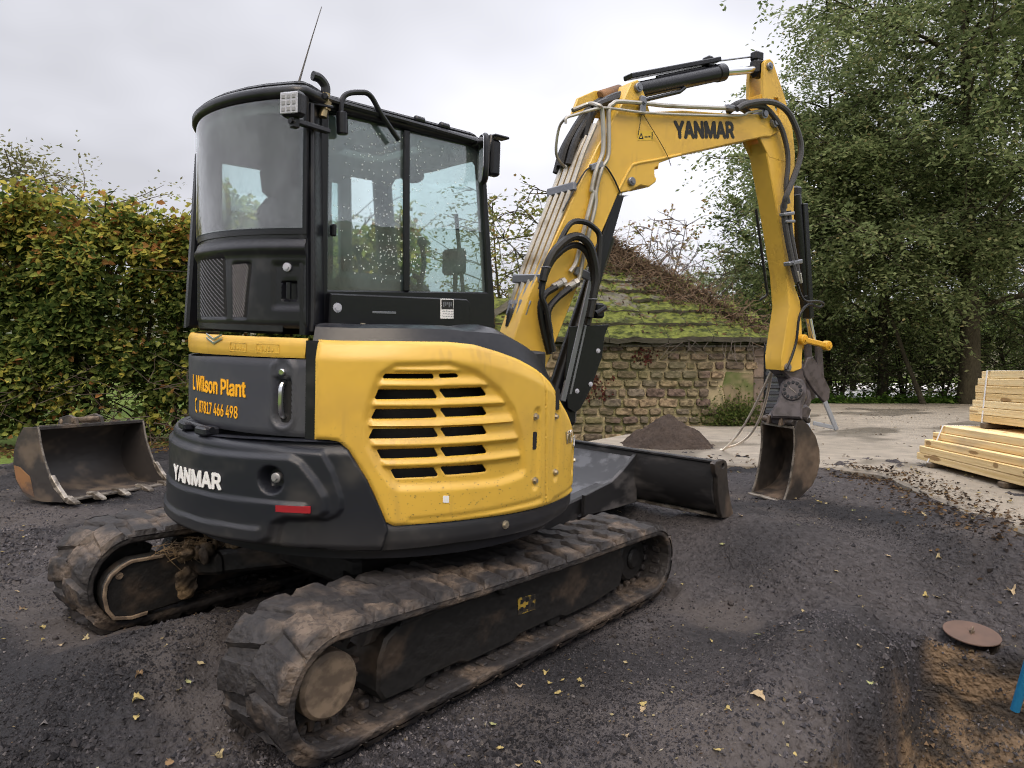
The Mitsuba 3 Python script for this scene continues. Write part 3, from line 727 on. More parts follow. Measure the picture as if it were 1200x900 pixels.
for side, yc in (('right', -.789), ('left', .789)):
    sg = -1 if yc < 0 else 1
    tr = PART('crawler_track', under(belt_mesh(yc, 3 if yc < 0 else 8)), 'm_track', smooth=50)
    for k in range(NL):
        for s in (-1, 1):
            add('lug', under(lug_mesh(yc, (k + (.5 if s > 0 else 0)) * PITCH, s, 1000 + k * 2 + (s > 0) + (500 if yc > 0 else 0))), 'm_track', tr, smooth=40)
    teeth = []
    for k in range(76):
        u = np.array([k * LOOP / 76]); (x0,), (z0,) = loop(u, -.018); (x1,), (z1,) = loop(u, -.05)
        d = np.array([x1 - x0, 0, z1 - z0]); d /= np.linalg.norm(d); t = np.cross(d, [0, 1, 0])
        for o in (-.045, .045, -.115, .115):
            L = .034 if abs(o) < .1 else .012
            teeth.append(xf(rbox(.036, .03 if abs(o) < .1 else .05, L, .006), np.stack([t, [0, 1, 0], d], 1), np.array([x0, yc + o, z0]) + d * L * .45))
    add('guide_teeth', under(cat_(teeth)), 'm_track', tr, kind='stuff', smooth=False)
    # frame between the wheels
    fr = [(-.735, .12), (-.73, .235), (-.70, .31), (-.62, .352), (.85, .345), (.94, .31), (.99, .225), (.95, .10), (.70, .070), (.45, .066), (.40, .085), (.10, .085), (.05, .066), (-.25, .066), (-.30, .085), (-.5, .085), (-.55, .066), (-.70, .068)]
    tf = PART('track_frame', under(ext(fr, yc - .10, yc + .10, .012)), 'm_frame_mud')
    add('flange', under(ext([(-.64, .345), (.72, .345), (.70, .368), (-.62, .368)], yc - .115, yc + .115, .008)), 'm_frame_mud', tf)
    add('upper_web', under(ext([(-.76, .28), (.74, .28), (.66, .385), (-.70, .385)], yc - .05, yc + .05, .012)), 'm_frame_mud', tf)
    for x in (-.52, -.08, .38):
        PART('track_roller', under(cyl((x, yc - .085, .085), (x, yc + .085, .085), .05, 18, c=.008)), 'm_frame_mud')
    PART('top_roller', under(cyl((-.05, yc - .13, .36), (-.05, yc + .13, .36), .045, 18, c=.008)), 'm_frame_mud')
    idl = PART('idler_wheel', under(cat_([cyl((HF, yc - .05, ZF), (HF, yc + .05, ZF), .135, 32, c=.015), cyl((HF, yc - .07, ZF), (HF, yc + .07, ZF), .06, 24, c=.012)])), 'm_frame_mud')
    ang = np.linspace(0, 2 * np.pi, 21 * 8 + 1)[:-1]
    rad = .163 + .018 * np.clip(np.sin(ang * 21) * 1.6, -1, 1)
    PART('sprocket', under(ext(np.stack([-HX + rad * np.cos(ang), ZC + rad * np.sin(ang)], 1), yc - .06, yc + .06, .004)), 'm_frame_mud')
    hub = PART('hub', under(cyl((-HX, yc + sg * .02, ZC), (-HX, yc + sg * .135, ZC), .118, 40, c=.014)), 'm_hub')
    if sg < 0:
        d = PART('warning_decal', under(ext([(.069, .266), (.194, .254), (.198, .180), (.074, .186)], yc - .1035, yc - .100, .0005)), 'm_decal_worn', label='small worn yellow warning sticker on the track frame')
        add('print', under(cat_([ext([(.085 + i * .04, .200 + j * .034), (.105 + i * .04, .198 + j * .034), (.105 + i * .04, .217 + j * .034), (.085 + i * .04, .219 + j * .034)], yc - .1047, yc - .1033, .0003) for i in range(3) for j in (0, 1)])), 'm_decal_black', d)
    else:
        lp = [(-1.13, .204), (-1.123, .258), (-1.097, .301), (-1.05, .333), (-1.003, .35), (-.84, .345), (-.736, .34), (-.66, .335), (-.67, .202), (-.70, .085), (-.863, .074), (-1.004, .066), (-1.085, .085), (-1.118, .137)]
        mc = PART('motor_cover', under(ext(lp, .565, .640, .012)), 'm_frame_mud')
        rp_ = Polygon(lp).difference(Polygon(lp).buffer(-.016)).intersection(Polygon([(-1.2, 0), (-.95, 0), (-.90, .2), (-.80, .5), (-1.2, .5)]))
        add('rim', under(ext(max(getattr(rp_, 'geoms', [rp_]), key=lambda g: g.area), .552, .566, .003)), 'm_hub', mc)
        add('bolt', under(bolt((-1.055, .565, .285), (0, -1, 0), .012, .012)), 'm_hub', mc)
        md = trimesh.creation.icosphere(3); md.apply_scale([.06, .018, .085]); 
        add('caked_mud', under(xf(disp_noise(md, .03, 18, 4), None, (-.735, .565, .17))), 'm_mud', mc, smooth=40)

# rear cross leg and centre frame
for (sx, sy) in ((-1, -1), (-1, 1), (1, -1), (1, 1)):
    leg = cat_([span((sx * .18, sy * .12, .345), (sx * .60, sy * .62, .255), .22, .12, .02), span((sx * .50, sy * .50, .27), (sx * .62, sy * .76, .235), .30, .11, .02)])
    PART('frame_leg', under(leg), 'm_frame_mud')
PART('centre_frame', under(cat_([rbox(.86, .74, .17, .03, (0, 0, .36)), cyl((0, 0, .43), (0, 0, .50), .40, 48)])), 'm_frame_mud')
PART('slew_ring', upper(cat_([cyl((0, 0, .495), (0, 0, .56), .36, 48), cyl((0, 0, .51), (0, 0, .535), .395, 60)])), 'm_black_metal')
# mud and straw caked on the left leg
rg = np.random.default_rng(21)
clods = []
for k in range(46):
    b = trimesh.creation.icosphere(1); b.apply_scale(rg.uniform(.012, .045, 3))
    t = rg.random()
    clods.append(xf(disp_noise(b, .012, 40, k), None, (-.80 + .42 * t + rg.normal(0, .03), .50 + .13 * rg.random() - .1 * t, .325 + .02 * t + rg.normal(0, .012))))
PART('caked_mud', under(cat_(clods)), 'm_mud', kind='stuff', smooth=40)
straw = [tube([(-.86 + .36 * a + rg.normal(0, .03), .56 + rg.normal(0, .03), .375 + rg.random() * .03), (-.84 + .36 * a + rg.normal(0, .06), .54 + rg.normal(0, .03), .35 + rg.normal(0, .02)), (-.82 + .36 * a + rg.normal(0, .08), .53, .31 + rg.normal(0, .03))], .0022, 4, 3) for a in rg.random(45)]
PART('straw', under(cat_(straw)), 'm_mud', kind='stuff')

# dozer blade ---------------------------------------------------------
prof = [(1.862, .690), (1.848, .688), (1.826, .60), (1.822, .51), (1.850, .44), (1.905, .385), (1.985, .335), (1.995, .348), (1.925, .405), (1.878, .455), (1.850, .515), (1.850, .60)]
bl = PART('dozer_blade', under(ext(prof, -.985, .985, .003)), 'm_blade')
add('top_rail', under(rbox(.035, 1.97, .022, .006, (1.852, 0, .692))), 'm_blade', bl)
add('cutting_edge', under(span((1.985, -.985, .331), (1.985, .985, .331), .09, .016, .003)), 'm_worn_edge', bl)
endp = [(1.775, .690), (1.80, .706), (1.90, .706), (1.95, .690), (1.968, .655), (1.975, .60), (2.0, .52), (2.05, .41), (2.118, .300), (1.93, .330), (1.885, .40), (1.845, .50), (1.83, .60), (1.80, .63)]
for y in (-1.0, 1.0):
    add('end_plate', under(ext(endp, y - .016, y + .016, .004, [[(1.90 + .022 * math.cos(t), .665 + .016 * math.sin(t)) for t in np.linspace(0, 6.28, 13)[:-1]]])), 'm_bucket', bl)
for y in (-.42, .22):
    add('gusset', under(ext([(1.845, .676), (1.74, .615), (1.676, .578), (1.55, .522), (1.25, .478), (1.25, .35), (1.60, .34), (1.87, .34)], y - .014, y + .014, .004)), 'm_blade', bl)
add('sloping_plate', under(grid(np.linspace(1.245, 1.845, 9), np.linspace(-.405, .205, 5), lambda x, y: np.stack([x, y, np.interp(x, [1.245, 1.55, 1.676, 1.845], [.34, .425, .49, .655])], 1))), 'm_blade_plate', bl, label='grey sloping plate behind the dozer blade')
for y in (-.33, .30):
    add('lift_arm', under(span((.55, y, .30), (1.60, y, .42), .10, .14, .012)), 'm_blade', bl)

# upper body ----------------------------------------------------------
cover_top = [(-140, 1.41), (-131.4, 1.4083), (-117.6, 1.4132), (-105, 1.4146), (-97.9, 1.4063), (-89.7, 1.3793), (-81.8, 1.3465), (-72.1, 1.2911), (-65.9, 1.2408), (-59.4, 1.1549), (-50.8, 1.0469), (-47.3, .9417), (-40, .75)]
ztop = PchipInterpolator(*zip(*cover_top))
GEO['cover'] = [(-137.6, z) if a < -137 else (a, z) for a, z in GEO['cover']]
def cover_disp(a, z):
    d = np.zeros(len(a))
    t = np.clip((z - (ztop(np.clip(a, -140, -41)) - .075)) / .075, 0, 1)
    d -= .030 * t ** 1.3
    s = sdist(GEO['recess'], a, z)
    inside = sst(s, -.012, .020)
    d -= .017 * inside
    # ribs between the slots, each lip leaning out at its lower edge
    k_ = np.clip((a + 108.6) / 2.4, 0, 1)[:, None]
    lo_ = np.array([.8725, .9519, 1.0298, 1.1077, 1.1853, 1.2663, 1.345]) * (1 - k_) + np.array([.8775, .954, 1.035, 1.1135, 1.192, 1.271, 1.345]) * k_
    hi_ = np.array([.795, .9125, .9915, 1.0720, 1.1490, 1.2258, 1.2875]) * (1 - k_) + np.array([.795, .9125, .992, 1.0730, 1.1520, 1.2315, 1.2895]) * k_
    u_ = (z[:, None] - hi_) / (lo_ - hi_)
    rib = (np.where((u_ >= 0) & (u_ <= 1), sst(u_, .04, .30) * np.clip(1 - u_, 0, 1) ** .8, 0) * (np.arange(7) > 0)).sum(1)
    d += .026 * inside * sst(s, .006, .03) * rib
    for nm in ('crease', 'crease2'):
        q = sdist(GEO[nm], a, z, True); d -= .007 * np.exp(-(q / .010) ** 2)
    q = sdist([(-72.0, 1.29), (-69.3, .66)], a, z, True); d -= .012 * np.exp(-(q / .0045) ** 2)
    for bolts, lo, hi in (((-75.5, .95), .79, 1.105), ((-64.2, .95), .80, 1.09), ((-50, .83), .79, .88)):
        q = sdist([(bolts[0], lo), (bolts[0], hi)], a, z, True); d -= .010 * sst(q, .030, .018)
    # rolled front-lower edge
    q = sdist(GEO['cover'], a, z); d -= .010 * (1 - sst(q, 0, .016)) ** 2
    return d
cov = PART('engine_cover', upper(wrap(GEO['cover'], RC, .005, .010, cover_disp, GEO['slots'])), 'm_yellow', smooth=38, label='bright yellow engine side cover with two columns of black louvre slots')
def on_body(a, z, off, rf=RC):
    r = float(rf(a)) if callable(rf) else rf
    t = math.radians(a); n = np.array([math.cos(t), math.sin(t), 0])
    return np.array([0, 0, z]) + n * (r + off), n
for qi, q in enumerate(GEO['slits']):
    x0_, x1_ = min(p[0] for p in q), max(p[0] for p in q); z0_, z1_ = min(p[1] for p in q), max(p[1] for p in q)
    add('slit_plate', upper(wrap([(x0_, z0_ + .006), (x0_ + .4, z0_), (x1_ - .4, z0_), (x1_, z0_ + .006), (x1_, z1_ - .006), (x1_ - .4, z1_), (x0_ + .4, z1_), (x0_, z1_ - .006)], lambda a, qi=qi: RC(a) + (.0012 if qi else -.0085), .003, .008)), 'm_black_matte', cov)  # black plates on the surface stand in for the dark of open slits
for a, z in GEO['coverbolts']:
    o, n = on_body(a, z, -.010)
    add('bolt', upper(bolt(o, n, .011, .016)), 'm_bolt', cov)
add('sticker', upper(wrap(GEO['sticker'], lambda a: RC(a) + .0025, .002, .02)), 'm_white', cov)
def place_body(a0, z0, rf, off, sl=0.0):
    def f(x, y, o):
        r0 = rf(a0) if callable(rf) else rf
        a = a0 + np.degrees(x / r0)
        r = rf(a) if callable(rf) else rf
        t = np.radians(a)
        return np.stack([(r + off + o) * np.cos(t), (r + off + o) * np.sin(t), z0 + y + sl * x], 1)
    return f
add('lettering', upper(text_on('ViO', place_body(-58.3, .935, RC, .001), .058, .095, True, .004)), 'm_chrome', cov, smooth=False, label='small silver model badge')
add('lettering', upper(text_on('57', place_body(-51.2, .905, RC, .001), .050, .045, True, .004)), 'm_chrome', cov, smooth=False)

# added black core, filling the body with shade behind the slots, and the skirt
PART('dark_core', upper(cat_([cyl((0, 0, .60), (0, 0, 1.36), .835, 64)])), 'm_black_matte')
sk = PART('skirt', upper(wrap([(-121.4, .692), (-110.4, .683), (-96.4, .681), (-69.5, .6665), (-47.5, .659), (-40, .655), (-40, .60), (-47.5, .592), (-69.1, .575), (-84.6, .583), (-101.2, .592), (-121.4, .583)], lambda a: RC(a) - .012, .03, .016, lambda a, z: -.012 * sst(z, .66, .70) - .010 * sst(z, .615, .59))), 'm_cast', smooth=35)
add('bolt', upper(bolt(*(lambda o, n: (o, n))(*on_body(-86.5, .635, -.012)), .013, .012)), 'm_bolt', sk)
PART('belly_plate', upper(cyl((0, 0, .545), (0, 0, .60), .90, 64)), 'm_black_metal')

# counterweight
body = [(-235, .60), (-235, .985), (-181, .990), (-152.5, 1.012), (-138, 1.018), (-131.8, 1.018), (-129.4, .986), (-124.9, .870), (-121.4, .745), (-119.8, .677), (-121.3, .586), (-134.6, .590), (-148, .597), (-170, .60)]
face = [(-233, .946), (-177.4, .946), (-168.5, .946), (-142.5, .962), (-139.8, .943), (-136.3, .875), (-133.8, .812), (-133.3, .748), (-135.4, .721), (-143.2, .716), (-145.9, .69), (-146.9, .63), (-149.3, .606), (-166.2, .595), (-180.6, .59), (-233, .59)]
band = [(-233, .995), (-150, .995), (-143.2, .985), (-135.2, .981), (-132.6, .908), (-130.4, .801), (-130.3, .757), (-131.6, .731), (-134.1, .712), (-143, .708), (-144.6, .69), (-145.6, .60), (-233, .57)]
kn = (-147.0, .862)
def cw_disp(a, z):
    d = .014 * sst(sdist(band, a, z), -.003, .008) + .020 * sst(sdist(face, a, z), -.006, .016)
    d -= .030 * sst(z, .965, 1.02)
    z1_ = np.interp(a, [-233, -182, -159.6, -147.9, -138.4], [.758, .766, .777, .780, .783])      # two ledges run along the face
    z2_ = np.interp(a, [-233, -179, -162.7, -148.8], [.652, .659, .668, .676])
    d += .011 * sst(z1_ - z, 0, .007) * sst(-137.5 - a, 0, 1.5)
    d += .011 * sst(z2_ - z, 0, .007) * sst(-148.5 - a, 0, 1.5)
    q = np.hypot((a - kn[0]) * KS, z - kn[1]); d -= .055 * sst(q, .056, .036)
    d -= .012 * sst(z, .612, .588)
    return d
cw = PART('counterweight', upper(wrap(body, lambda a: np.full(np.shape(a), .952), .03, .009, cw_disp)), 'm_cast', smooth=40, label='black cast counterweight with white lettering across the tail')
o, n = on_body(kn[0] + 1.0, kn[1] + .008, -.02, .988)
add('lifting_eye', upper(cat_([cyl(o - n * .02, o + n * .012, .020, 20, c=.004), cyl(o + n * .012, o + n * .022, .011, 6)])), 'm_knob', cw)
add('lettering', upper(text_on('YANMAR', place_body(-184.4, .783, .989, 0, .043), .060, math.radians(23.4) * .989, True, .003, .0022)), 'm_white', cw, smooth=False, label='white maker name on the counterweight')
add('reflector', upper(wrap(GEO['reflector'], .9995, .008, .02)), 'm_reflector', cw, label='red reflector strip on the counterweight')
lid = grid(np.linspace(-236, -130, 60), np.linspace(.80, .945, 4), lambda a, r: np.stack([r * np.cos(np.radians(a)), r * np.sin(np.radians(a)), np.interp(a, [-236, -181, -152.5, -131], [.983, .988, 1.010, 1.016]) + .0 * r], 1))
add('top_ledge', upper(lid), 'm_cast', cw, smooth=True)
for a in (-184, -172):
    o, n = on_body(a, 1.0, 0, .93)
    add('hinge', upper(xf(rbox(.07, .09, .035, .008), rotz(a), o + [0, 0, .012])), 'm_cast', cw)
add('hinge_pin', upper(cyl(on_body(-187, 1.02, 0, .935)[0], on_body(-169, 1.02, 0, .935)[0], .012, 12)), 'm_black_metal', cw)

# rear bonnet: yellow strip and charcoal panel with handle
st = PART('rear_strip', upper(wrap([(-230, 1.4118), (-140.6, 1.4124), (-141.2, 1.3345), (-168, 1.331), (-230, 1.32)], .904, .012, .016, lambda a, z: -.012 * sst(z, 1.395, 1.413) - .006 * sst(z, 1.342, 1.33))), 'm_yellow', smooth=35, label='yellow strip across the top of the rear bonnet')
cv = []
for s in (-1, 1):
    def chf(x, y, o): return place_body(-171.4, 1.372, .905, 0)(x, y, o)
    for lay in (0, 1):
        P = ext([(0, .016 * lay), (s * .062, .022 + .016 * lay), (s * .062, .030 + .016 * lay), (0, .010 + .016 * lay)], 0, .004, .0008)
        v = np.asarray(P.vertices); cv.append(TM(chf(v[:, 0], v[:, 2], v[:, 1]), P.faces))
add('emblem', upper(cat_(cv)), 'm_chrome', st, smooth=False, label='silver chevron emblem')
for a0, w in ((-164.3, .095), (-155.0, .11)):
    fr_ = []
    for (x0, y0, x1, y1) in ((0, 0, w, .003), (0, .034, w, .037), (0, 0, .003, .037), (w - .003, 0, w, .037)) + tuple((.008 + i * .0165, .008, .016 + i * .0165, .016 + .012 * (i % 2)) for i in range(5)):
        P = ext([(x0, y0), (x1, y0), (x1, y1), (x0, y1)], 0, .0018, .0003); v = np.asarray(P.vertices)
        fr_.append(TM(place_body(a0, 1.349, .9045, 0)(v[:, 0], v[:, 2], v[:, 1]), P.faces))
    add('embossing', upper(cat_(fr_)), 'm_yellow', st, smooth=False)
hd = (-147.15, 1.15)
def pn_disp(a, z):
    q = sdist([(-147.15, 1.275), (-147.15, 1.105)], a, z, True)
    d = .010 * np.exp(-((q - .052) / .010) ** 2) - .028 * sst(q, .044, .030) * sst(z, 1.262, 1.240)
    return d - .010 * sst(z, 1.04, 1.02) - .006 * sst(z, 1.305, 1.325)
pn = PART('rear_bonnet', upper(wrap([(-230, 1.306), (-193, 1.309), (-165, 1.325), (-140.9, 1.330), (-140.8, 1.022), (-165, 1.021), (-230, 1.02)], .902, .012, .013, pn_disp)), 'm_charcoal', smooth=40, label='charcoal rear bonnet panel with orange hire company lettering')
stad = LineString([(-147.15 * KS, 1.238), (-147.15 * KS, 1.107)]).buffer(.033)
add('recess', upper(wrap([(x / KS, y) for x, y in np.array(stad.exterior.coords)[:-1]], .902 - .0225, .003, .012)), 'm_black_matte', pn)
o, n = on_body(-147.15, 1.277, 0, .906)
add('lock', upper(cat_([cyl(o - n * .01, o + n * .008, .013, 18, c=.003)])), 'm_chrome', pn)
hp = [on_body(-147.4, z, f, .878)[0] for z, f in ((1.235, .004), (1.228, .020), (1.20, .028), (1.15, .030), (1.11, .022), (1.098, .004))]
add('handle', upper(sweep(catmull(hp, 5), .0105, 8)), 'm_chrome', pn)
add('lettering', upper(text_on('L Wilson Plant', place_body(-186.4, 1.1685, .9035, 0), .061, math.radians(27.9) * .9035, True, .0015, .0009)), 'm_orange', pn, smooth=False, label='orange company name on the rear bonnet')
add('lettering', upper(text_on('07817 466 498', place_body(-180.6, 1.076, .9035, 0), .049, math.radians(19.2) * .9035, False, .0015, .0008)), 'm_orange', pn, smooth=False, label='orange phone number on the rear bonnet')
ph = sweep(catmull([(.022, .058, 0), (.008, .052, 0), (.003, .030, 0), (.010, .008, 0), (.026, .002, 0)], 6), [.006] * 9 + [.004] * 8 + [.006] * 8, 6); v = np.asarray(ph.vertices)
add('phone_symbol', upper(TM(place_body(-184.2, 1.070, .9035, 0)(v[:, 0], v[:, 1], v[:, 2] * .25 + .001), ph.faces)), 'm_orange', pn)
PART('bonnet_seam', upper(wrap([(-140.6, 1.405), (-136.4, 1.405), (-136.4, 1.02), (-140.6, 1.02)], .912, .03, .02)), 'm_plastic', smooth=35)

# black deck on the right shoulder
def deckfn(a, k):
    f = sst(a, -100, -84)
    k = k.astype(int)
    zt = ztop(np.clip(a, -140, -41))
    rs = np.stack([RC(a) - .034, RC(a) - .044, RC(a) - .062 - .012 * f, RC(a) - .10 - .045 * f, RC(a) - .17 - .05 * f, RC(a) - .30], 1)
    zs = np.stack([zt - .012, zt + .008 + .01 * f, zt + .050 + .035 * f, zt + .062 + .052 * f, zt + .066 + .060 * f, zt + .066 + .058 * f], 1)
    r = rs[np.arange(len(a)), k]; z = zs[np.arange(len(a)), k]; t = np.radians(a)
    return np.stack([r * np.cos(t), r * np.sin(t), z], 1)
dk = grid(np.linspace(-139, -42, 98), np.arange(6.0), deckfn)
PART('shoulder_deck', upper(dk), 'm_plastic', smooth=28, label='black moulded deck along the top of the engine cover')
PART('deck_top', upper(extz([(-.62, -.60), (-.35, -.62), (.0, -.60), (.25, -.52), (.42, -.42), (.42, -.36), (-.68, -.36)], 1.425, 1.468, .004)), 'm_plastic')
for x in (-.42, -.18, .12): PART('deck_bolt', upper(bolt((x, -.52, 1.468), (0, 0, 1), .011, .012)), 'm_bolt')
# cab -----------------------------------------------------------------
CR = .870
def side_panel(poly, holes, y0, y1, c=.006): return upper(ext(poly, y0, y1, c, holes))
cab = PART('cab', upper(cat_([extz([(CR * math.cos(math.radians(a)) * .99, CR * math.sin(math.radians(a)) * .99) for a in np.linspace(150, 211, 14)] + [(-.70, -.40), (.36, -.40), (.42, .05), (.36, .52)], 1.425, 1.47, .01)])), 'm_plastic', label='black cab with wet tinted windows')
# rear lower moulded panel with vents, sill and glass
def rl_disp(a, z):
    d = .014 * (1 - sst(np.abs(z - 1.765), .0, .035)) - .004
    d -= .010 * sst(z, 1.47, 1.45)
    for v in GEO['vents']: d -= .014 * sst(sdist(v, a, z), -.004, .008)
    d -= .008 * sst(sdist([(-152.1, 1.708), (-142.9, 1.709), (-142.9, 1.531), (-152, 1.528)], a, z), -.004, .008)
    d -= .030 * sst(sdist(GEO['rhandle'][:4], a, z), -.003, .006)
    return d
rl = add('rear_panel', upper(wrap([(-215, 1.44), (-142.0, 1.45), (-142.3, 1.80), (-150, 1.803), (-215, 1.803)], CR, .012, .012, rl_disp)), 'm_plastic', cab, smooth=40)
for v in GEO['vents']:
    P = poly_clean([(a * KS, z) for a, z in v]).buffer(-.004)
    x0, y0, x1, y1 = P.bounds; bars = []
    for t in np.arange(y0 - .2, y1, .0195):
        L = LineString([(x0, t + .14), (x1, t)]).intersection(P)
        if L.is_empty or L.length < .01: continue
        q = np.array(L.coords); w = []
        for s_ in np.linspace(0, 1, 6):
            a_ = (q[0] * (1 - s_) + q[1] * s_); w.append(on_body(a_[0] / KS, a_[1], .001, CR)[0])
        bars.append(sweep(np.array(w), .0019, 4))
    add('vent_grille', upper(cat_(bars)), 'm_grille', rl)
    add('vent_backing', upper(wrap([(x / KS, y) for x, y in np.array(P.buffer(.002).exterior.coords)[:-1]], CR - .0125, .002, .015)), 'm_black_matte', rl)  # black sheet added behind the bars for the shade inside the vent
o, n = on_body(GEO['rhandle'][4][0], GEO['rhandle'][4][1], -.006, CR)
add('bolt', upper(bolt(o, n, .012, .010)), 'm_lens', rl)
add('handle_bar', upper(cyl(on_body(-147.2, 1.63, -.008, CR)[0], on_body(-147.2, 1.566, -.008, CR)[0], .010, 10)), 'm_black_metal', rl)
add('sill', upper(wrap([(-214, 1.803), (-142.4, 1.805), (-142.6, 1.838), (-214, 1.838)], CR - .012, .02, .02)), 'm_black_metal', cab, smooth=30)
frame_out = [(-214, 1.815), (-142.3, 1.82), (-142.6, 2.352), (-214, 2.352)]
glass_hole = [(-205, 1.852), (-184, 1.850), (-165, 1.846), (-145.6, 1.850), (-143.9, 1.868), (-144.0, 2.19), (-146.0, 2.275), (-150.5, 2.325), (-155, 2.334), (-184, 2.330), (-205, 2.33)]
add('rear_frame', upper(wrap(frame_out, CR - .006, .018, .018, None, [glass_hole])), 'm_black_metal', cab, smooth=35)
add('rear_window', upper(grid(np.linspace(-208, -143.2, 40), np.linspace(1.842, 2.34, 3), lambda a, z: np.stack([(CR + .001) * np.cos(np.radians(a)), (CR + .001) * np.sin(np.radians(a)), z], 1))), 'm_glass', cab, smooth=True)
# right rear corner pillar, round at the corner
pil = grid(np.arange(9.0), np.linspace(1.425, 2.36, 8), lambda k, z: np.stack([np.array([-.691, -.700, -.692, -.675, -.648, -.620, -.585, -.548, -.530])[k.astype(int)] + .02 * (z - 1.4) * 0, np.array([-.500, -.512, -.524, -.528, -.520, -.500, -.465, -.428, -.398])[k.astype(int)] + .03 * (z - 1.45), z], 1))
add('corner_pillar', upper(pil), 'm_black_metal', cab, smooth=50)
add('corner_strip', upper(sweep(np.array([(-.655, -.527, 1.44), (-.655, -.515, 1.9), (-.652, -.498, 2.33)]), .010, 8)), 'm_plastic', cab)
# right side panel with window
so = [(-.575, 1.425), (.40, 1.425), (.385, 1.62), (.29, 2.36), (-.575, 2.37)]
wh = [(-.530, 1.612), (.335, 1.652), (.268, 2.318), (.23, 2.338), (-.535, 2.338)]
add('side_frame', side_panel(so, [wh], -.425, -.385), 'm_black_metal', cab)
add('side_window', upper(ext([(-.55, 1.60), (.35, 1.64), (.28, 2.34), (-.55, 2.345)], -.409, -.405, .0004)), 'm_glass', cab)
add('window_bar', upper(span((-.138, -.418, 1.63), (-.155, -.418, 2.34), .02, .030, .004)), 'm_black_metal', cab)
add('window_catch', upper(rbox(.02, .03, .05, .005, (-.515, -.432, 1.86))), 'm_black_metal', cab)
# sill box under the side window
bx = add('sill_box', upper(ext([(-.545, 1.462), (.20, 1.468), (.20, 1.595), (.18, 1.61), (-.54, 1.598)], -.462, -.425, .006)), 'm_black_metal', cab)
add('bolt', upper(bolt((-.508, -.462, 1.54), (0, -1, 0), .014, .008)), 'm_lens', bx)
add('slot', upper(span((-.34, -.463, 1.528), (-.22, -.463, 1.529), .004, .010, .001)), 'm_steel_grey', bx)
sgn = add('label', upper(ext([(.023, 1.512), (.098, 1.514), (.096, 1.606), (.021, 1.604)], -.4655, -.462, .0005)), 'm_white', bx, label='small black and white information label under the side window')
add('print', upper(cat_([ext([(.027, 1.556), (.094, 1.558), (.092, 1.602), (.025, 1.600)], -.4668, -.4652, .0003)])), 'm_decal_black', sgn)
add('print', upper(cat_([ext([(.034 + i * .011, 1.566 + (i % 3) * .006), (.041 + i * .011, 1.566 + (i % 3) * .006), (.041 + i * .011, 1.59), (.034 + i * .011, 1.588)], -.468, -.4665, .0003) for i in range(5)] + [ext([(.034 + i * .016, 1.522 + j * .012), (.045 + i * .016, 1.522 + j * .012), (.045 + i * .016, 1.525 + j * .012), (.034 + i * .016, 1.525 + j * .012)], -.4668, -.4653, .0003) for i in range(4) for j in range(3)])), 'm_steel_grey', sgn)
# left side with two openings, front with windscreen
lo = [(-.70, 1.425), (.40, 1.425), (.385, 1.62), (.29, 2.36), (-.70, 2.36)]
add('left_frame', side_panel(lo, [[(-.62, 1.66), (-.16, 1.66), (-.16, 2.20), (-.22, 2.29), (-.62, 2.29)], [(-.02, 1.50), (.325, 1.50), (.25, 2.30), (-.02, 2.30)]], .500, .540), 'm_black_metal', cab)
def front(poly, y0, y1):
    return poly
fr = ext([(-.40, 1.425), (.52, 1.425), (.52, 2.36), (-.40, 2.36)], 0, .035, .005, [[(-.335, 1.50), (.455, 1.50), (.455, 2.27), (.42, 2.305), (-.30, 2.305), (-.335, 2.27)]])
v = np.asarray(fr.vertices)
add('front_frame', upper(TM(np.stack([.39 - (v[:, 2] - 1.425) * .12 + .05 - .05 * ((v[:, 0] - .06) / .46) ** 2 + v[:, 1], v[:, 0], v[:, 2]], 1), fr.faces[:, ::-1])), 'm_black_metal', cab)
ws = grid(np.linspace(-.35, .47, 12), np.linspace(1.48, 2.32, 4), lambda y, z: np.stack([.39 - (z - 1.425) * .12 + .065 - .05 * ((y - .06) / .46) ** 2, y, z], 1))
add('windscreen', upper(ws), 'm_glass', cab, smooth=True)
add('wiper', upper(cat_([span((.352, -.22, 1.60), (.30, -.20, 2.05), .012, .02, .003), span((.345, -.215, 1.55), (.345, -.215, 1.62), .05, .04, .01)])), 'm_black_metal', cab)
# roof
arc = [(.888 * math.cos(math.radians(a)), .888 * math.sin(math.radians(a))) for a in np.linspace(149, 214.5, 20)]
plan = arc + [(-.69, -.532), (-.62, -.51), (-.53, -.445), (.24, -.43), (.31, -.40), (.37, -.2), (.39, .06), (.36, .32), (.30, .54), (-.55, .56), (-.70, .52)]
hatch = [(-.24, -.33), (.03, -.33), (.03, .10), (-.24, .10)]
PP = Polygon(plan).buffer(0)
rf_ = add('roof', upper(cat_([extz(PP, 2.338, 2.392, .016, [hatch]), extz(PP.buffer(-.035).simplify(.004), 2.3921, 2.412, .016, [hatch]), extz(PP.buffer(-.11).simplify(.004), 2.4121, 2.424, .010, [hatch])])), 'm_plastic', cab, smooth=50)
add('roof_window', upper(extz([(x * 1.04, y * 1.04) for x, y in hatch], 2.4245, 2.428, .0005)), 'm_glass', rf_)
add('headliner', upper(extz(PP.buffer(-.05).simplify(.004), 2.30, 2.336, .004, [hatch])), 'm_headliner', cab)
add('gutter', upper(sweep(catmull(np.array([(-.60, -.505, 2.372), (-.52, -.452, 2.375), (-.1, -.445, 2.368), (.24, -.437, 2.358), (.30, -.41, 2.350)]), 8), .012, 8)), 'm_black_metal', rf_)
for x in (-.1, .04): add('roof_lug', upper(cyl((x, -.40, 2.405), (x + .05, -.40, 2.403), .017, 12, c=.004)), 'm_black_metal', rf_)
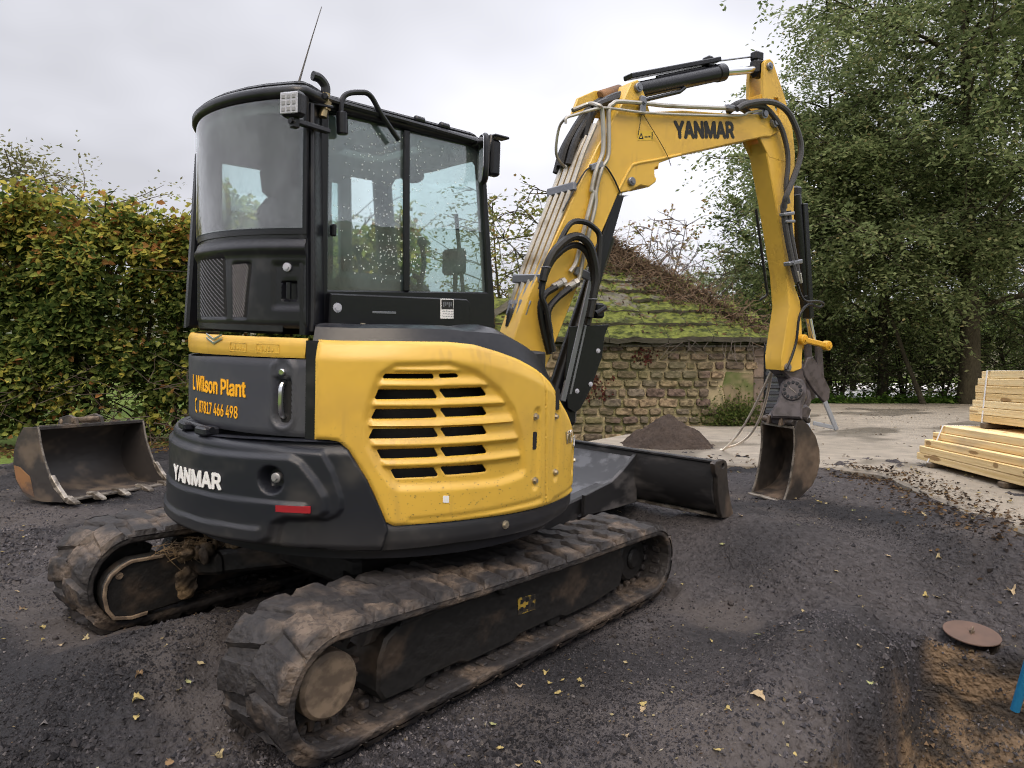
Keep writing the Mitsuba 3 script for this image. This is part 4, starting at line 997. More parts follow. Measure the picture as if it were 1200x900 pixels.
# open door folded back along the left side
dr_ = add('door', upper(cat_([ext([(-.765, 1.43), (.18, 1.43), (.15, 2.34), (-.66, 2.34), (-.695, 2.325), (-.71, 2.29)], .585, .640, .012, [[(-.68, 1.62), (.10, 1.62), (.08, 2.27), (-.65, 2.27)]])])), 'm_black_metal', cab, label='black cab door standing open')
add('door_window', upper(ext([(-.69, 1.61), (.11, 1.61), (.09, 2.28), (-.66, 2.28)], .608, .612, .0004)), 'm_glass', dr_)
# inside
seat = add('seat', upper(cat_([rbox(.44, .48, .12, .05, (-.20, .08, 1.56)), rbox(.13, .46, .50, .055, (-.46, .08, 1.82), roty(-8)), rbox(.10, .26, .18, .045, (-.52, .08, 2.13), roty(-8)), rbox(.40, .10, .10, .03, (-.18, -.22, 1.66)), rbox(.40, .10, .10, .03, (-.18, .36, 1.66))])), 'm_seat', cab, smooth=30)
add('control_lever', upper(cat_([tube([(.06, -.24, 1.66), (.08, -.24, 1.78), (.06, -.25, 1.86)], .012, 8), xf(trimesh.creation.icosphere(2, .026), None, (.06, -.25, 1.88))])), 'm_seat', cab)
add('control_lever', upper(cat_([tube([(.06, .36, 1.66), (.08, .36, 1.78), (.06, .36, 1.86)], .012, 8), xf(trimesh.creation.icosphere(2, .026), None, (.06, .36, 1.88))])), 'm_seat', cab)
add('console', upper(cat_([rbox(.10, .30, .20, .03, (.30, .2, 1.60)), tube([(.22, .02, 1.46), (.24, .02, 1.70), (.20, .02, 1.74)], .014, 8), tube([(.22, .16, 1.46), (.24, .16, 1.70), (.20, .16, 1.74)], .014, 8)])), 'm_seat', cab)
add('monitor', upper(cat_([rbox(.05, .16, .13, .015, (.25, -.26, 1.80)), tube([(.26, -.26, 1.55), (.26, -.26, 1.75)], .012, 8)])), 'm_seat', cab)
add('inner_post', upper(cat_([sweep(catmull(np.array([(-.11, .47, 1.45), (-.10, .46, 1.8), (-.14, .45, 2.12), (-.26, .40, 2.33)]), 8), np.linspace(.05, .085, 25), 10)])), 'm_seat', cab)
add('inner_lamp', upper(xf(trimesh.creation.icosphere(2, .06), np.diag([1.2, .8, .7]), (.16, .0, 2.25))), 'm_seat', cab)
# rain drops on the rear half of the side window
rg = np.random.default_rng(77)
drops = []
ico = trimesh.creation.icosphere(0)
n0 = 0
while n0 < 460:
    x = rg.uniform(-.52, .26); z = rg.uniform(1.66, 2.32)
    p = math.exp(-((x + .22) / .17) ** 2) * (1.0 if z > 1.72 else .6) + .06
    if rg.random() < p:
        r = rg.uniform(.0014, .0034) * (1.25 if rg.random() < .1 else 1)
        drops.append(TM(ico.vertices * [r, r * .45, r * 1.25] + [x, -.4105, z], ico.faces)); n0 += 1
add('rain_drops', upper(cat_(drops)), 'm_drop', cab, kind='stuff', smooth=True)
# lamp, aerial, hose coupling, grab rail, mirror
WLP = np.array([-.770, -.585, 2.283])
wl = PART('work_lamp', upper(xf(rbox(.05, .090, .092, .012), rotz(28), WLP)), 'm_black_metal')
nb = rotz(28) @ np.array([-1, 0, 0])
add('lens', upper(xf(rbox(.006, .078, .078, .004), rotz(28), WLP + nb * .026)), 'm_lens', wl)
add('led', upper(cat_([xf(rbox(.004, .016, .016, .003), rotz(28), WLP + nb * .0295 + rotz(28) @ np.array([0, (i - 1) * .023, (j - 1) * .023])) for i in range(3) for j in range(3)])), 'm_knob', wl)
add('bracket', upper(cat_([span((-.76, -.575, 2.228), (-.58, -.50, 2.238), .03, .02, .004), span((-.762, -.58, 2.20), (-.762, -.58, 2.25), .03, .03, .004), bolt((-.775, -.585, 2.222), nb, .010, .012)])), 'm_black_metal', wl)
PART('aerial', upper(cat_([sweep(np.array([(-.683, -.42, 2.375), (-.650, -.42, 2.49), (-.612, -.42, 2.62), (-.574, -.42, 2.744)]), [.0055, .0035, .0024, .0016], 6), cyl((-.695, -.42, 2.345), (-.680, -.42, 2.39), .010, 10)])), 'm_black_metal')
cp = PART('hose_coupling', upper(cat_([cyl((-.585, -.46, 2.30), (-.580, -.46, 2.33), .018, 14), cyl((-.580, -.46, 2.33), (-.575, -.46, 2.365), .026, 6), cyl((-.575, -.46, 2.365), (-.572, -.46, 2.40), .018, 14)])), 'm_brass')
add('elbow', upper(tube([(-.572, -.46, 2.395), (-.575, -.46, 2.425), (-.60, -.46, 2.448), (-.63, -.46, 2.452)], .019, 10)), 'm_plastic', cp)
add('bracket', upper(span((-.66, -.47, 2.335), (-.55, -.46, 2.342), .05, .012, .003)), 'm_black_metal', cp)
gr = PART('grab_rail', upper(tube([(x, -.455, z) for x, z in ((-.493, 2.27), (-.500, 2.36), (-.480, 2.412), (-.412, 2.438), (-.363, 2.435), (-.307, 2.369), (-.218, 2.279))], .0115, 10)), 'm_black_metal')
add('sleeve', upper(cyl((-.492, -.455, 2.25), (-.497, -.455, 2.34), .024, 14, c=.005)), 'm_black_metal', gr)
mo = np.array([.225, -.50, 2.268])
mirr = Polygon([(.055 * math.copysign(abs(math.cos(t)) ** .6, math.cos(t)), .118 * math.copysign(abs(math.sin(t)) ** .6, math.sin(t))) for t in np.linspace(0, 2 * np.pi, 33)[:-1]])
mh_ = xf(ext(mirr, -.014, .014, .008), rotz(-22) @ rotz(-90))
mr = PART('mirror', upper(xf(mh_, None, mo)), 'm_black_metal', label='black door mirror seen nearly edge on')
mg = xf(ext(mirr.buffer(-.008), -.0165, -.0142, .0005), rotz(-22) @ rotz(-90))
add('mirror_glass', upper(xf(mg, None, mo)), 'm_mirror', mr)
add('mirror_arm', upper(cat_([tube([(.22, -.42, 2.34), (.25, -.47, 2.36), (.27, -.50, 2.38), (.25, -.50, 2.30)], .010, 8), rbox(.06, .05, .17, .012, (.295, -.49, 2.285)), rbox(.09, .06, .012, .004, (.315, -.50, 2.385))])), 'm_black_metal', mr)

# boom ------------------------------------------------------------------
side = [p for p in GEO['boomR'] if p[1] > 1.3] 
bo = [(-.20, .86), (.02, .80), (.06, 1.00)] + GEO['boomR'][:1] + side[0:]
bo = [(.02, .82), (.131, 1.26)] + GEO['boomR'][1:-1] + [(-.151, 1.26), (-.26, .98), (-.20, .84), (-.08, .78)]
boom = PART('boom', boomf(ext(bo, -.1, .1, .006, [[(.871, 2.492), (.888, 2.505), (.908, 2.485), (.905, 2.45), (.880, 2.435), (.872, 2.46)]])), 'm_yellow', label='yellow cranked boom with black maker name')
for s in (-1, 1):
    add('weld_flange', boomf(sweep(catmull(np.array([(.60, s * .100, 2.33), (.677, s * .100, 2.464), (.72, s * .100, 2.500), (.884, s * .100, 2.547), (1.073, s * .100, 2.605)]), 8), .0085, 8)), 'm_yellow', boom)
def face_place(x0, z0, dx, dz, y, s=-1):
    L = math.hypot(dx, dz); ux, uz = dx / L, dz / L
    return lambda x, yy, o: np.stack([x0 + ux * x - uz * yy, np.full(len(x), y) + s * o, z0 + uz * x + ux * yy], 1)
tw = math.hypot(1.517 - 1.018, 2.776 - 2.702)
add('lettering', boomf(text_on('YANMAR', face_place(1.018, 2.702, .499, .074, -.1005), .094, tw, True, .0015, .005)), 'm_decal_black', boom, smooth=False, label='black maker name on the boom')
dc = add('warning_decal', boomf(ext([(.724, 2.640), (.848, 2.658), (.845, 2.716), (.720, 2.698)], -.1020, -.1003, .0004)), 'm_decal_yellow', boom)
prn = [ext([(.732, 2.650), (.770, 2.655), (.750, 2.692)], -.1034, -.1018, .0003, [[(.742, 2.657), (.760, 2.6595), (.750, 2.678)]]), ext([(.778, 2.665), (.800, 2.668), (.800, 2.676), (.778, 2.673)], -.1034, -.1018, .0003), ext([(.806, 2.670), (.822, 2.672), (.822, 2.682), (.806, 2.680)], -.1034, -.1018, .0003), ext([(.832, 2.662), (.839, 2.663), (.838, 2.706), (.831, 2.705)], -.1034, -.1018, .0003)]
add('print', boomf(cat_(prn)), 'm_decal_black', dc)
for x, z, r in ((1.871, 2.925, .034), (.709, 2.948, .028), (.687, 2.389, .026), (1.762, 2.964, .030)):
    add('pin', boomf(cat_([cyl((x, -.122, z), (x, .122, z), r, 24, c=.004), cyl((x, -.130, z), (x, .130, z), r * .55, 6)])), 'm_steel_grey', boom)
# arm
arm_side = GEO['armR']
arm = PART('dipper_arm', boomf(ext(arm_side[4:10] + arm_side[10:19], -.079, .079, .006)), 'm_yellow', label='yellow dipper arm hanging down to the bucket')
earp = [(1.760, 2.83), (1.783, 2.96), (1.793, 3.052), (1.780, 3.218), (1.781, 3.313), (1.800, 3.336), (1.830, 3.346), (1.860, 3.334), (1.917, 3.244), (1.994, 3.121), (2.087, 2.917), (2.128, 2.742), (2.10, 2.68), (1.87, 2.70)]
for y in (-.065, .065):
    add('ear', boomf(ext(earp, y - .016, y + .016, .004, [[(1.885, 3.10), (1.925, 3.105), (1.952, 3.05), (1.945, 2.99), (1.905, 3.03)]])), 'm_yellow', arm)
add('bridge', boomf(span((1.79, -.06, 3.05), (1.79, .06, 3.05), .02, .12, .004)), 'm_yellow_worn', arm)
for x, z, r in ((1.823, 3.293, .026), (2.287, 1.464, .030), (2.169, 1.262, .030)):
    add('pin', boomf(cat_([cyl((x, -.098, z), (x, .098, z), r, 20, c=.004), cyl((x, -.106, z), (x, .106, z), r * .5, 6)])), 'm_steel_grey', arm)
# rams
ac = PART('arm_ram', boomf(cyl((.72, 0, 2.95), (1.479, 0, 3.212), .050, 26, c=.006)), 'm_black_metal', label='black ram on top of the boom')
add('collar', boomf(cyl((1.43, 0, 3.195), (1.492, 0, 3.217), .056, 26, c=.004)), 'm_black_metal', ac)
add('base_block', boomf(rbox(.10, .09, .10, .02, (.78, 0, 2.97))), 'm_black_metal', ac)
add('rod', boomf(cyl((1.479, 0, 3.212), (1.79, 0, 3.292), .026, 18)), 'm_chrome', ac)
add('rod_end', boomf(cat_([rbox(.11, .09, .13, .03, (1.80, 0, 3.30)), rbox(.08, .06, .06, .01, (1.79, 0, 3.375))])), 'm_black_metal', ac)
add('rod_guard', boomf(cat_([span((.72, .02, 3.045), (1.45, .02, 3.290), .085, .030, .005), span((.95, .02, 3.075), (1.45, .02, 3.245), .02, .045, .005), rbox(.05, .07, .07, .01, (1.37, .02, 3.262))])), 'm_black_metal', ac)
add('guard_wire', boomf(cyl((1.45, .02, 3.285), (1.79, .02, 3.383), .006, 6)), 'm_steel_grey', ac)
add('lower_tube', boomf(sweep(np.array([(.80, -.03, 2.905), (1.10, -.03, 3.012), (1.14, -.03, 3.045)]), .012, 8)), 'm_black_metal', ac)
PART('boss', boomf(cyl((.55, .06, 2.90), (.70, .06, 2.965), .045, 20, c=.006)), 'm_rust')
PART('boss_bracket', boomf(ext([(.36, 2.78), (.40, 2.88), (.52, 2.945), (.62, 2.965), (.70, 2.93), (.74, 2.83), (.6, 2.79)], .075, .100, .004)), 'm_yellow')
bc = PART('boom_ram', boomf(cyl((.25, 0, 1.06), (.600, 0, 2.06), .052, 24, c=.005)), 'm_black_metal')
add('rod', boomf(cyl((.58, 0, 2.03), (.687, 0, 2.389), .027, 18)), 'm_chrome', bc)
add('rod_guard', boomf(cat_([ext([(.575, 2.300), (.700, 2.312), (.655, 2.297), (.610, 2.15), (.560, 1.96), (.500, 1.72), (.43, 1.50), (.36, 1.50), (.43, 1.75), (.50, 2.0), (.545, 2.15)], -.075, -.066, .002), span((.655, -.02, 2.30), (.40, -.02, 1.42), .11, .012, .002), span((.36, -.075, 1.52), (.575, -.075, 2.26), .02, .02, .004)])), 'm_black_metal', bc)
gd = PART('ram_guard', boomf(ext([(.27, 1.02), (.24, 1.21), (.262, 1.50), (.545, 1.52), (.516, 1.45), (.504, 1.324), (.431, 1.133), (.362, 1.016), (.32, .99)], -.135, -.123, .003)), 'm_black_metal')
add('side_rail', boomf(cat_([span((.235, -.128, 1.06), (.42, -.128, 1.86), .020, .035, .004), span((.285, -.130, 1.10), (.455, -.128, 1.86), .014, .016, .003)])), 'm_steel_grey', gd)
for x, z in ((.47, 1.36), (.425, 1.16), (.33, 1.12)): add('bolt', boomf(bolt((x, -.135, z), (0, -1, 0), .010, .01)), 'm_lens', gd)
add('valve', boomf(cat_([rbox(.07, .06, .09, .012, (.46, -.13, 1.60)), cyl((.43, -.15, 1.58), (.50, -.15, 1.62), .020, 10)])), 'm_black_metal', gd)
PART('swing_post', boomf(cat_([rbox(.30, .30, .52, .04, (-.02, 0, .80)), rbox(.26, .22, .20, .03, (.24, 0, 1.0))])), 'm_black_metal')
PART('swing_bracket', upper(rbox(.34, .40, .50, .04, (.84, -.05, .80))), 'm_black_metal')
kc = PART('bucket_ram', boomf(cyl((2.235, 0, 2.50), (2.41, 0, 1.74), .044, 24, c=.005)), 'm_black_metal')
add('rod', boomf(cyl((2.41, 0, 1.74), (2.53, 0, 1.44), .024, 16)), 'm_chrome', kc)
add('gland', boomf(cyl((2.40, 0, 1.79), (2.418, 0, 1.70), .052, 20, c=.004)), 'm_black_metal', kc)
add('lug', boomf(rbox(.07, .07, .12, .015, (2.245, 0, 2.50))), 'm_black_metal', kc)
add('rod_guard', boomf(span((2.295, -.02, 2.44), (2.435, -.02, 1.62), .07, .05, .006)), 'm_black_metal', kc)
for y in (-.105, .105):
    lk = PART('guide_link', boomf(cat_([span((2.287, y, 1.464), (2.545, y, 1.425), .028, .042, .008), cyl((2.287, y - .022, 1.464), (2.287, y + .022, 1.464), .037, 20, c=.005), cyl((2.545, y - .024, 1.425), (2.545, y + .024, 1.425), .036, 20, c=.005)])), 'm_yellow_worn')
    for x_, z_ in ((2.287, 1.464), (2.545, 1.425)):
        add('bolt', boomf(bolt((x_, y + .023 * np.sign(y), z_), (0, np.sign(y), 0), .016, .014)), 'm_yellow_worn', lk)
PART('push_link', boomf(cat_([ext([(2.51, 1.45), (2.57, 1.45), (2.62, 1.18), (2.615, 1.10), (2.55, 1.12)], .05, .072, .004), ext([(2.51, 1.45), (2.57, 1.45), (2.62, 1.18), (2.615, 1.10), (2.55, 1.12)], -.045, -.022, .004), ext([(2.39, 1.331), (2.355, 1.25), (2.37, 1.20), (2.48, 1.09), (2.60, 1.00), (2.655, 1.02), (2.66, 1.10), (2.58, 1.20), (2.50, 1.29), (2.45, 1.34)], -.072, -.048, .006), ext([(2.39, 1.331), (2.355, 1.25), (2.37, 1.20), (2.48, 1.09), (2.60, 1.00), (2.655, 1.02), (2.66, 1.10), (2.58, 1.20), (2.50, 1.29), (2.45, 1.34)], .048, .072, .006)])), 'm_hitch')
# tilting hitch: a drum with a round dial on its end cap
hx, hz = 2.25, 1.09
ax = np.array([math.cos(math.radians(36)) * .97, math.sin(math.radians(36)) * .97, -.24]); ax /= np.linalg.norm(ax)
h0_ = np.array([hx, -.075, hz])
ht = PART('tilt_hitch', boomf(cat_([cyl(h0_ + ax * .06, h0_ + ax * .30, .085, 34, .105, c=.010), cyl(h0_ + ax * .17, h0_ + ax * .32, .112, 34, c=.012)])), 'm_hitch', label='worn grey tilting bucket hitch with a ring of bolts')
add('head', boomf(cat_([ext([(2.22, 1.18), (2.13, 1.235), (2.12, 1.285), (2.20, 1.31), (2.36, 1.29), (2.40, 1.20), (2.42, 1.05), (2.36, .95), (2.30, 1.00)], -.062, .062, .012), ext([(2.22, .95), (2.17, .90), (2.18, .845), (2.42, .86), (2.46, .95), (2.40, .99)], -.085, .085, .014)])), 'm_hitch', ht)
e1 = np.cross([0, 0, 1.0], ax); e1 /= np.linalg.norm(e1); e3 = np.cross(ax, e1)
plt_ = ext([(-.085, .045), (-.06, .085), (0, .10), (.06, .085), (.085, .045), (.088, -.03), (.07, -.11), (.075, -.20), (-.13, -.21), (-.14, -.165), (-.105, -.10), (-.09, -.03)], -.035, .06, .014)
v = np.asarray(plt_.vertices)
add('end_plate', boomf(TM(h0_ - v[:, :1] * e1 + v[:, 1:2] * ax + v[:, 2:] * e3, plt_.faces)), 'm_hitch', ht)
dl = [cyl(h0_ - ax * .050, h0_ - ax * .034, .075, 30, c=.004)]
add('dial', boomf(cat_(dl)), 'm_hitch', ht)
add('dial_bolt', boomf(cat_([bolt(h0_ - ax * .050 + (e1 * math.cos(t) + e3 * math.sin(t)) * .056, -ax, .0085, .008) for t in np.linspace(0, 2 * np.pi, 13)[:-1]])), 'm_black_metal', ht)
add('pointer', boomf(span(h0_ - ax * .052 + (e1 * .025 + e3 * .02), h0_ - ax * .052 - (e1 * .025 + e3 * .02), .006, .006, .001, up=ax)), 'm_worn_edge', ht)
for x, z in ((2.20, .868), (2.36, .880)):
    add('hitch_pin', boomf(cyl((x, -.14, z), (x, .14, z), .022, 16, c=.004)), 'm_bucket', ht)
# digging bucket, its mouth towards the tracks
bk = PART('bucket', boomf(ext([(2.20, .83), (2.24, .875), (2.32, .85), (2.413, .765), (2.462, .66), (2.475, .573), (2.455, .48), (2.407, .406), (2.35, .355), (2.287, .327), (2.20, .308), (2.139, .302), (2.139, .316), (2.20, .322), (2.283, .341), (2.342, .368), (2.396, .416), (2.441, .486), (2.460, .573), (2.447, .655), (2.402, .756), (2.315, .836), (2.245, .858), (2.21, .825)], -.147, .147, .002)), 'm_bucket', label='narrow worn digging bucket with its mouth towards the tracks')
sidep = [(2.196, .835), (2.215, .885), (2.258, .897), (2.33, .855), (2.42, .765), (2.47, .665), (2.483, .573), (2.462, .474), (2.413, .400), (2.29, .319), (2.130, .298), (2.167, .381), (2.193, .497), (2.213, .675)]
for y in (-.150, .150):
    sp = add('side_plate', boomf(ext(sidep, y - .010, y + .010, .003)), 'm_bucket', bk)
    add('side_edge', boomf(sweep(catmull(np.array([(2.128, y, .300), (2.163, y, .381), (2.189, y, .497), (2.209, y, .675), (2.194, y, .83)]), 5), .0075, 6)), 'm_edge_dull', sp)
add('lip', boomf(span((2.13, -.155, .304), (2.13, .155, .304), .07, .014, .003)), 'm_worn_edge', bk)
add('top_bar', boomf(span((2.205, -.15, .832), (2.205, .15, .832), .018, .022, .004)), 'm_worn_edge', bk)
for y in (-.055, .055):
    add('hanger', boomf(ext([(2.15, .84), (2.16, .90), (2.22, .915), (2.34, .92), (2.40, .90), (2.42, .80), (2.22, .84)], y - .012, y + .012, .003)), 'm_bucket', bk)

# pipes and hoses ---------------------------------------------------------
def bpipe(name, pts, r, m_, n=6, parent=None): return add(name, boomf(tube(pts, r, 8, n)), m_, parent or EX)
bpipe('steel_pipe', [p for p in GEO['pipeA2'][:-1]] + GEO['pipeA'][1:], .0135, 'm_pipe')
bpipe('steel_pipe', [p for p in GEO['pipeB2'][:-1]] + GEO['pipeB'][1:6] + [(.56, -.125, 2.836)] + GEO['pipeB'][8:], .0135, 'm_pipe')
bpipe('steel_pipe', GEO['pipeC'], .0085, 'm_pipe')
bpipe('steel_pipe', [(.30, .03, 2.44), (.20, -.02, 2.50), (.187, -.06, 2.64), (.195, -.13, 2.69)], .0085, 'm_pipe')
for k in range(4):
    bpipe('boom_pipe', GEO[f'bundle{k}'], .0155, 'm_pipe', 5)
PART('pipe_clamp', boomf(cat_([span((.225, .10, 2.296), (.275, -.12, 2.312), .030, .05, .006)] + [bolt((.262 + k * .006, .07 - k * .05, 2.335), (0, 0, 1), .009, .01) for k in range(4)])), 'm_steel_grey')
PART('pipe_clamp', boomf(span((.005, .10, 1.772), (.075, -.12, 1.768), .030, .05, .006)), 'm_steel_grey')
PART('pipe_clamp', boomf(span((.30, -.110, 1.83), (.41, -.128, 1.79), .03, .05, .006)), 'm_steel_grey')
PART('pipe_clamp', boomf(span((.38, -.11, 2.43), (.46, -.125, 2.46), .028, .04, .006)), 'm_steel_grey')
PART('pipe_clamp', boomf(cat_([rbox(.045, .03, .11, .008, (.735, -.122, 2.845)), bolt((.735, -.137, 2.86), (0, -1, 0), .012, .014)])), 'm_steel_grey')
PART('pipe_clamp', boomf(rbox(.08, .04, .035, .008, (1.44, -.13, 2.945))), 'm_steel_grey')
for nm, r in (('hoseL1', .0165), ('hoseL2', .024), ('hoseL3', .020), ('hoseL4', .020), ('hoseL5', .030), ('hoseL6', .022)):
    bpipe('hose', GEO[nm] if nm not in ('hoseL1',) else GEO[nm], r, 'm_hose')
bpipe('hose', [(p[0] + .01, p[1] + .03, p[2] - .045) for p in GEO['hoseL2']], .020, 'm_hose')
bpipe('hose', [(.02, .02, 1.60), (.03, -.02, 1.50), (.01, -.04, 1.38)], .026, 'm_hose')
for nm in ('hoseT1', 'hoseT2'): bpipe('hose', GEO[nm], .026, 'm_hose')
bpipe('hose', [(x + .02, y - .06, z + .005) for x, y, z in GEO['hoseT1']], .024, 'm_hose')
bpipe('hose', [(p[0] - .005, .09, p[2] - .03) for p in GEO['hoseT1'][:4]], .022, 'm_hose')
for k in range(4):
    a_, b_ = np.array(GEO[f'bundle{k}'][0]), np.array(GEO[f'bundle{k}'][1])
    d_ = (b_ - a_) / np.linalg.norm(b_ - a_)
    PART('hose_fitting', boomf(cat_([cyl(a_ - d_ * .03, a_ + d_ * .035, .021, 12, c=.003), cyl(a_ + d_ * .035, a_ + d_ * .06, .024, 6)])), 'm_steel_grey')
for a_, d_ in (((.245, -.15, 1.735), (.9, 0, .45)), ((.165, -.14, 1.735), (.9, .1, .45))):
    a_ = np.array(a_); d_ = np.array(d_) / np.linalg.norm(d_)
    PART('hose_fitting', boomf(cat_([cyl(a_ - d_ * .04, a_ + d_ * .03, .023, 12, c=.003), cyl(a_ + d_ * .03, a_ + d_ * .055, .027, 6)])), 'm_pipe')
for p in (GEO['hoseL2'][1], GEO['hoseL2'][4], GEO['hoseL2'][8]): PART('hose_clip', boomf(xf(trimesh.creation.icosphere(1), np.diag([.030, .030, .008]), p)), 'm_steel_grey')
bpipe('cable', GEO['wire1'], .005, 'm_hose')
bpipe('cable', [(.742, -.118, 2.80), (.80, -.118, 2.74), (.88, -.116, 2.66), (.95, -.115, 2.58), (.985, -.114, 2.52)], .0022, 'm_hose')
bpipe('cable', [(.735, -.116, 2.80), (.728, -.114, 2.73), (.720, -.112, 2.67)], .0022, 'm_hose')
bpipe('arm_hose', GEO['armhose1'][:-1] + [(1.975, -.145, 2.40), (1.985, -.135, 2.36)], .020, 'm_grey_hose')
bpipe('arm_hose', GEO['armhose2'], .017, 'm_grey_hose')
bpipe('arm_hose', GEO['armhose3'], .020, 'm_grey_hose')
bpipe('arm_hose', GEO['armhose3b'], .018, 'm_grey_hose')
bpipe('arm_hose', [(1.445, -.125, 2.944), (1.50, -.12, 2.98), (1.60, -.09, 3.02), (1.70, -.06, 3.03), (1.80, -.09, 3.02)], .020, 'm_hose')
bpipe('arm_hose', [(1.46, -.10, 2.935), (1.55, -.06, 2.985), (1.68, -.02, 3.00), (1.78, -.02, 2.95)], .022, 'm_hose')
bpipe('cable', GEO['armhose4'], .0095, 'm_hose')
bpipe('cable', GEO['armhose5'], .011, 'm_hose')
bpipe('cable', GEO['armcable'], .010, 'm_hose')
PART('pipe_clamp', boomf(cat_([span((1.965, -.135, 2.315), (2.07, -.135, 2.335), .05, .022, .005), span((1.99, -.135, 2.27), (2.08, -.135, 2.28), .05, .020, .005)])), 'm_steel_grey')
PART('pipe_clamp', boomf(cat_([span((2.055, -.12, 1.985), (2.19, -.12, 2.015), .06, .030, .006), bolt((2.09, -.15, 1.995), (0, -1, 0), .012, .012)])), 'm_steel_grey')
for p in ((2.165, -.13, 1.87), (2.192, -.13, 1.86)): PART('hose_fitting', boomf(cyl((p[0] - .02, p[1], p[2] + .07), p, .019, 12, c=.003)), 'm_pipe')
for p in ((1.762, 2.964), (1.871, 2.925)): PART('pin_cap', boomf(bolt((p[0], -.122, p[1]), (0, -1, 0), .022, .016)), 'm_steel_grey')
# ------------------------------------------------------------------ spare bucket on the left
def frame2(o, ux):
    ux = np.array([ux[0], ux[1], 0.0]); ux /= np.linalg.norm(ux)
    return np.stack([ux, np.cross([0, 0, 1.0], ux), [0, 0, 1.0]], 1), np.array(o, float)

lip0, lip1 = np.array([-.40, 3.24]), np.array([.54, 3.51])
LW = np.linalg.norm(lip1 - lip0) - .03
lu = (lip1 - lip0) / np.linalg.norm(lip1 - lip0)
# local frame: x back from the lip, y along the lip (right to left reversed), z up
nb = np.array([-lu[1], lu[0]])
SR = np.stack([[nb[0] * .74, nb[1] * .74, 0], [-lu[0], -lu[1], 0], [0, 0, .95]], 1)
SO = np.array([lip1[0], lip1[1], float(height(.1, 3.4)) + .015])
sp = lambda m: xf(m, SR, SO)
SB = thing('spare_bucket', 'wide dark toothed digging bucket lying on the ground by the hedge', 'bucket')
prof = [(0, .02), (.30, .012), (.48, .02), (.62, .07), (.72, .16), (.765, .28), (.75, .40), (.70, .50), (.60, .585), (.40, .60), (.40, .582), (.59, .566), (.683, .488), (.731, .395), (.745, .285), (.702, .172), (.608, .088), (.475, .040), (.30, .030), (0, .034)]
add('shell', sp(ext(prof, 0, LW, .002)), 'm_old_bucket', SB)
splate = [(-.02, .015), (.30, .0), (.49, .008), (.63, .06), (.735, .155), (.78, .28), (.765, .405), (.71, .51), (.605, .60), (.385, .612), (.365, .56), (.335, .45), (.27, .32), (.16, .17), (.03, .06)]
for k, y in enumerate((.0, LW)):
    s_ = add('side_plate', sp(ext(splate, y - .011, y + .011, .003)), 'm_old_bucket', SB)
    add('side_edge', sp(sweep(catmull(np.array([(-.02, y, .03), (.03, y, .07), (.16, y, .18), (.27, y, .33), (.335, y, .46), (.365, y, .565), (.385, y, .612)]), 4), .008, 6)), 'm_edge_dull', s_)
    add('side_cutter', sp(ext([(-.05, .03), (.12, .12), (.20, .215), (.155, .225), (.06, .14), (-.06, .055)], y - .018, y + .018, .004)), 'm_worn_edge', s_)
add('rust_patch', sp(ext([(.43, .03), (.62, .075), (.725, .165), (.762, .28), (.66, .27), (.50, .20)], LW + .011, LW + .014, .001)), 'm_rust', SB)
add('lip', sp(span((0, 0, .026), (0, LW, .026), .10, .02, .004)), 'm_edge_dull', SB)
for k in range(5):
    y = .03 + (LW - .06) * k / 4
    t = ext([(-.17, .004), (-.165, .020), (-.04, .060), (.07, .058), (.07, .036), (.0, .012), (-.07, -.002)], y - .026, y + .026, .006)
    add('tooth', sp(t), 'm_worn_edge', SB)
add('top_plate', sp(span((.385, .0, .598), (.385, LW, .598), .018, .03, .004)), 'm_old_bucket', SB)
add('top_cover', sp(grid(np.linspace(.385, .60, 5), np.array([.02, LW - .02]), lambda x, y: np.stack([x, y, .618 - .06 * np.maximum(0, x - .45)], 1))), 'm_bucket', SB)
for y in (LW * .42, LW * .66):
    add('hanger', sp(ext([(.37, .60), (.39, .665), (.50, .69), (.66, .66), (.70, .56)], y - .014, y + .014, .004)), 'm_old_bucket', SB)
add('hitch_pin', sp(cyl((.43, LW * .40, .645), (.43, LW * .68, .645), .024, 18, c=.004)), 'm_hub', SB)
add('hitch_pin', sp(cyl((.62, LW * .40, .63), (.62, LW * .68, .63), .024, 18, c=.004)), 'm_hub', SB)

# ------------------------------------------------------------------ soil heap, cover plate, pipe, rope, rack, ladder
def mound(cx, cy, z0, rx, h, seed, n=90, power=1.0):
    xs = np.linspace(-1.25, 1.25, n)
    def fn(x, y):
        r = np.hypot(x, y)
        p = np.stack([x * rx + cx, y * rx + cy, x * 0], 1)
        z = h * np.clip(1 - r, -.15, 1) ** 1.0 * 1.05 - .03 * np.exp(-(r / .1) ** 2)
        z = z + (meshkit.fbm(p * 4, 4, seed) - .5) * .15 + (meshkit.fbm(p * 20, 3, seed) - .5) * .06
        return np.stack([p[:, 0], p[:, 1], z0 + z], 1)
    return grid(xs, xs, fn)
hp = at(783, 9.0)
add('soil_heap', mound(hp[0], hp[1], .30, .62, .46, 4), 'm_heap', smooth=True, label='conical heap of dark brown soil between the blade and the stone wall', cat='soil heap')
PC = np.array([1.72, -2.42]); pz = float(np.max(ground_z(PC[0] + .1 * np.cos(np.arange(12)), PC[1] + .1 * np.sin(np.arange(12))))) + .004
pl = thing('cover_plate', 'round rusty metal plate lying at the edge of the trench', 'plate')
prt = xf(cyl((0, 0, 0), (0, 0, .008), .125, 48, c=.002), rotx(6) @ roty(-7), (PC[0], PC[1], pz + .008))
add('disc', prt, 'm_plate_rust', pl, smooth=40)
add('eye', xf(tube([(-.02, 0, .008), (-.015, 0, .03), (.015, 0, .03), (.02, 0, .008)], .004, 6), rotx(6) @ roty(-7), (PC[0], PC[1], pz + .008)), 'm_hub', pl)
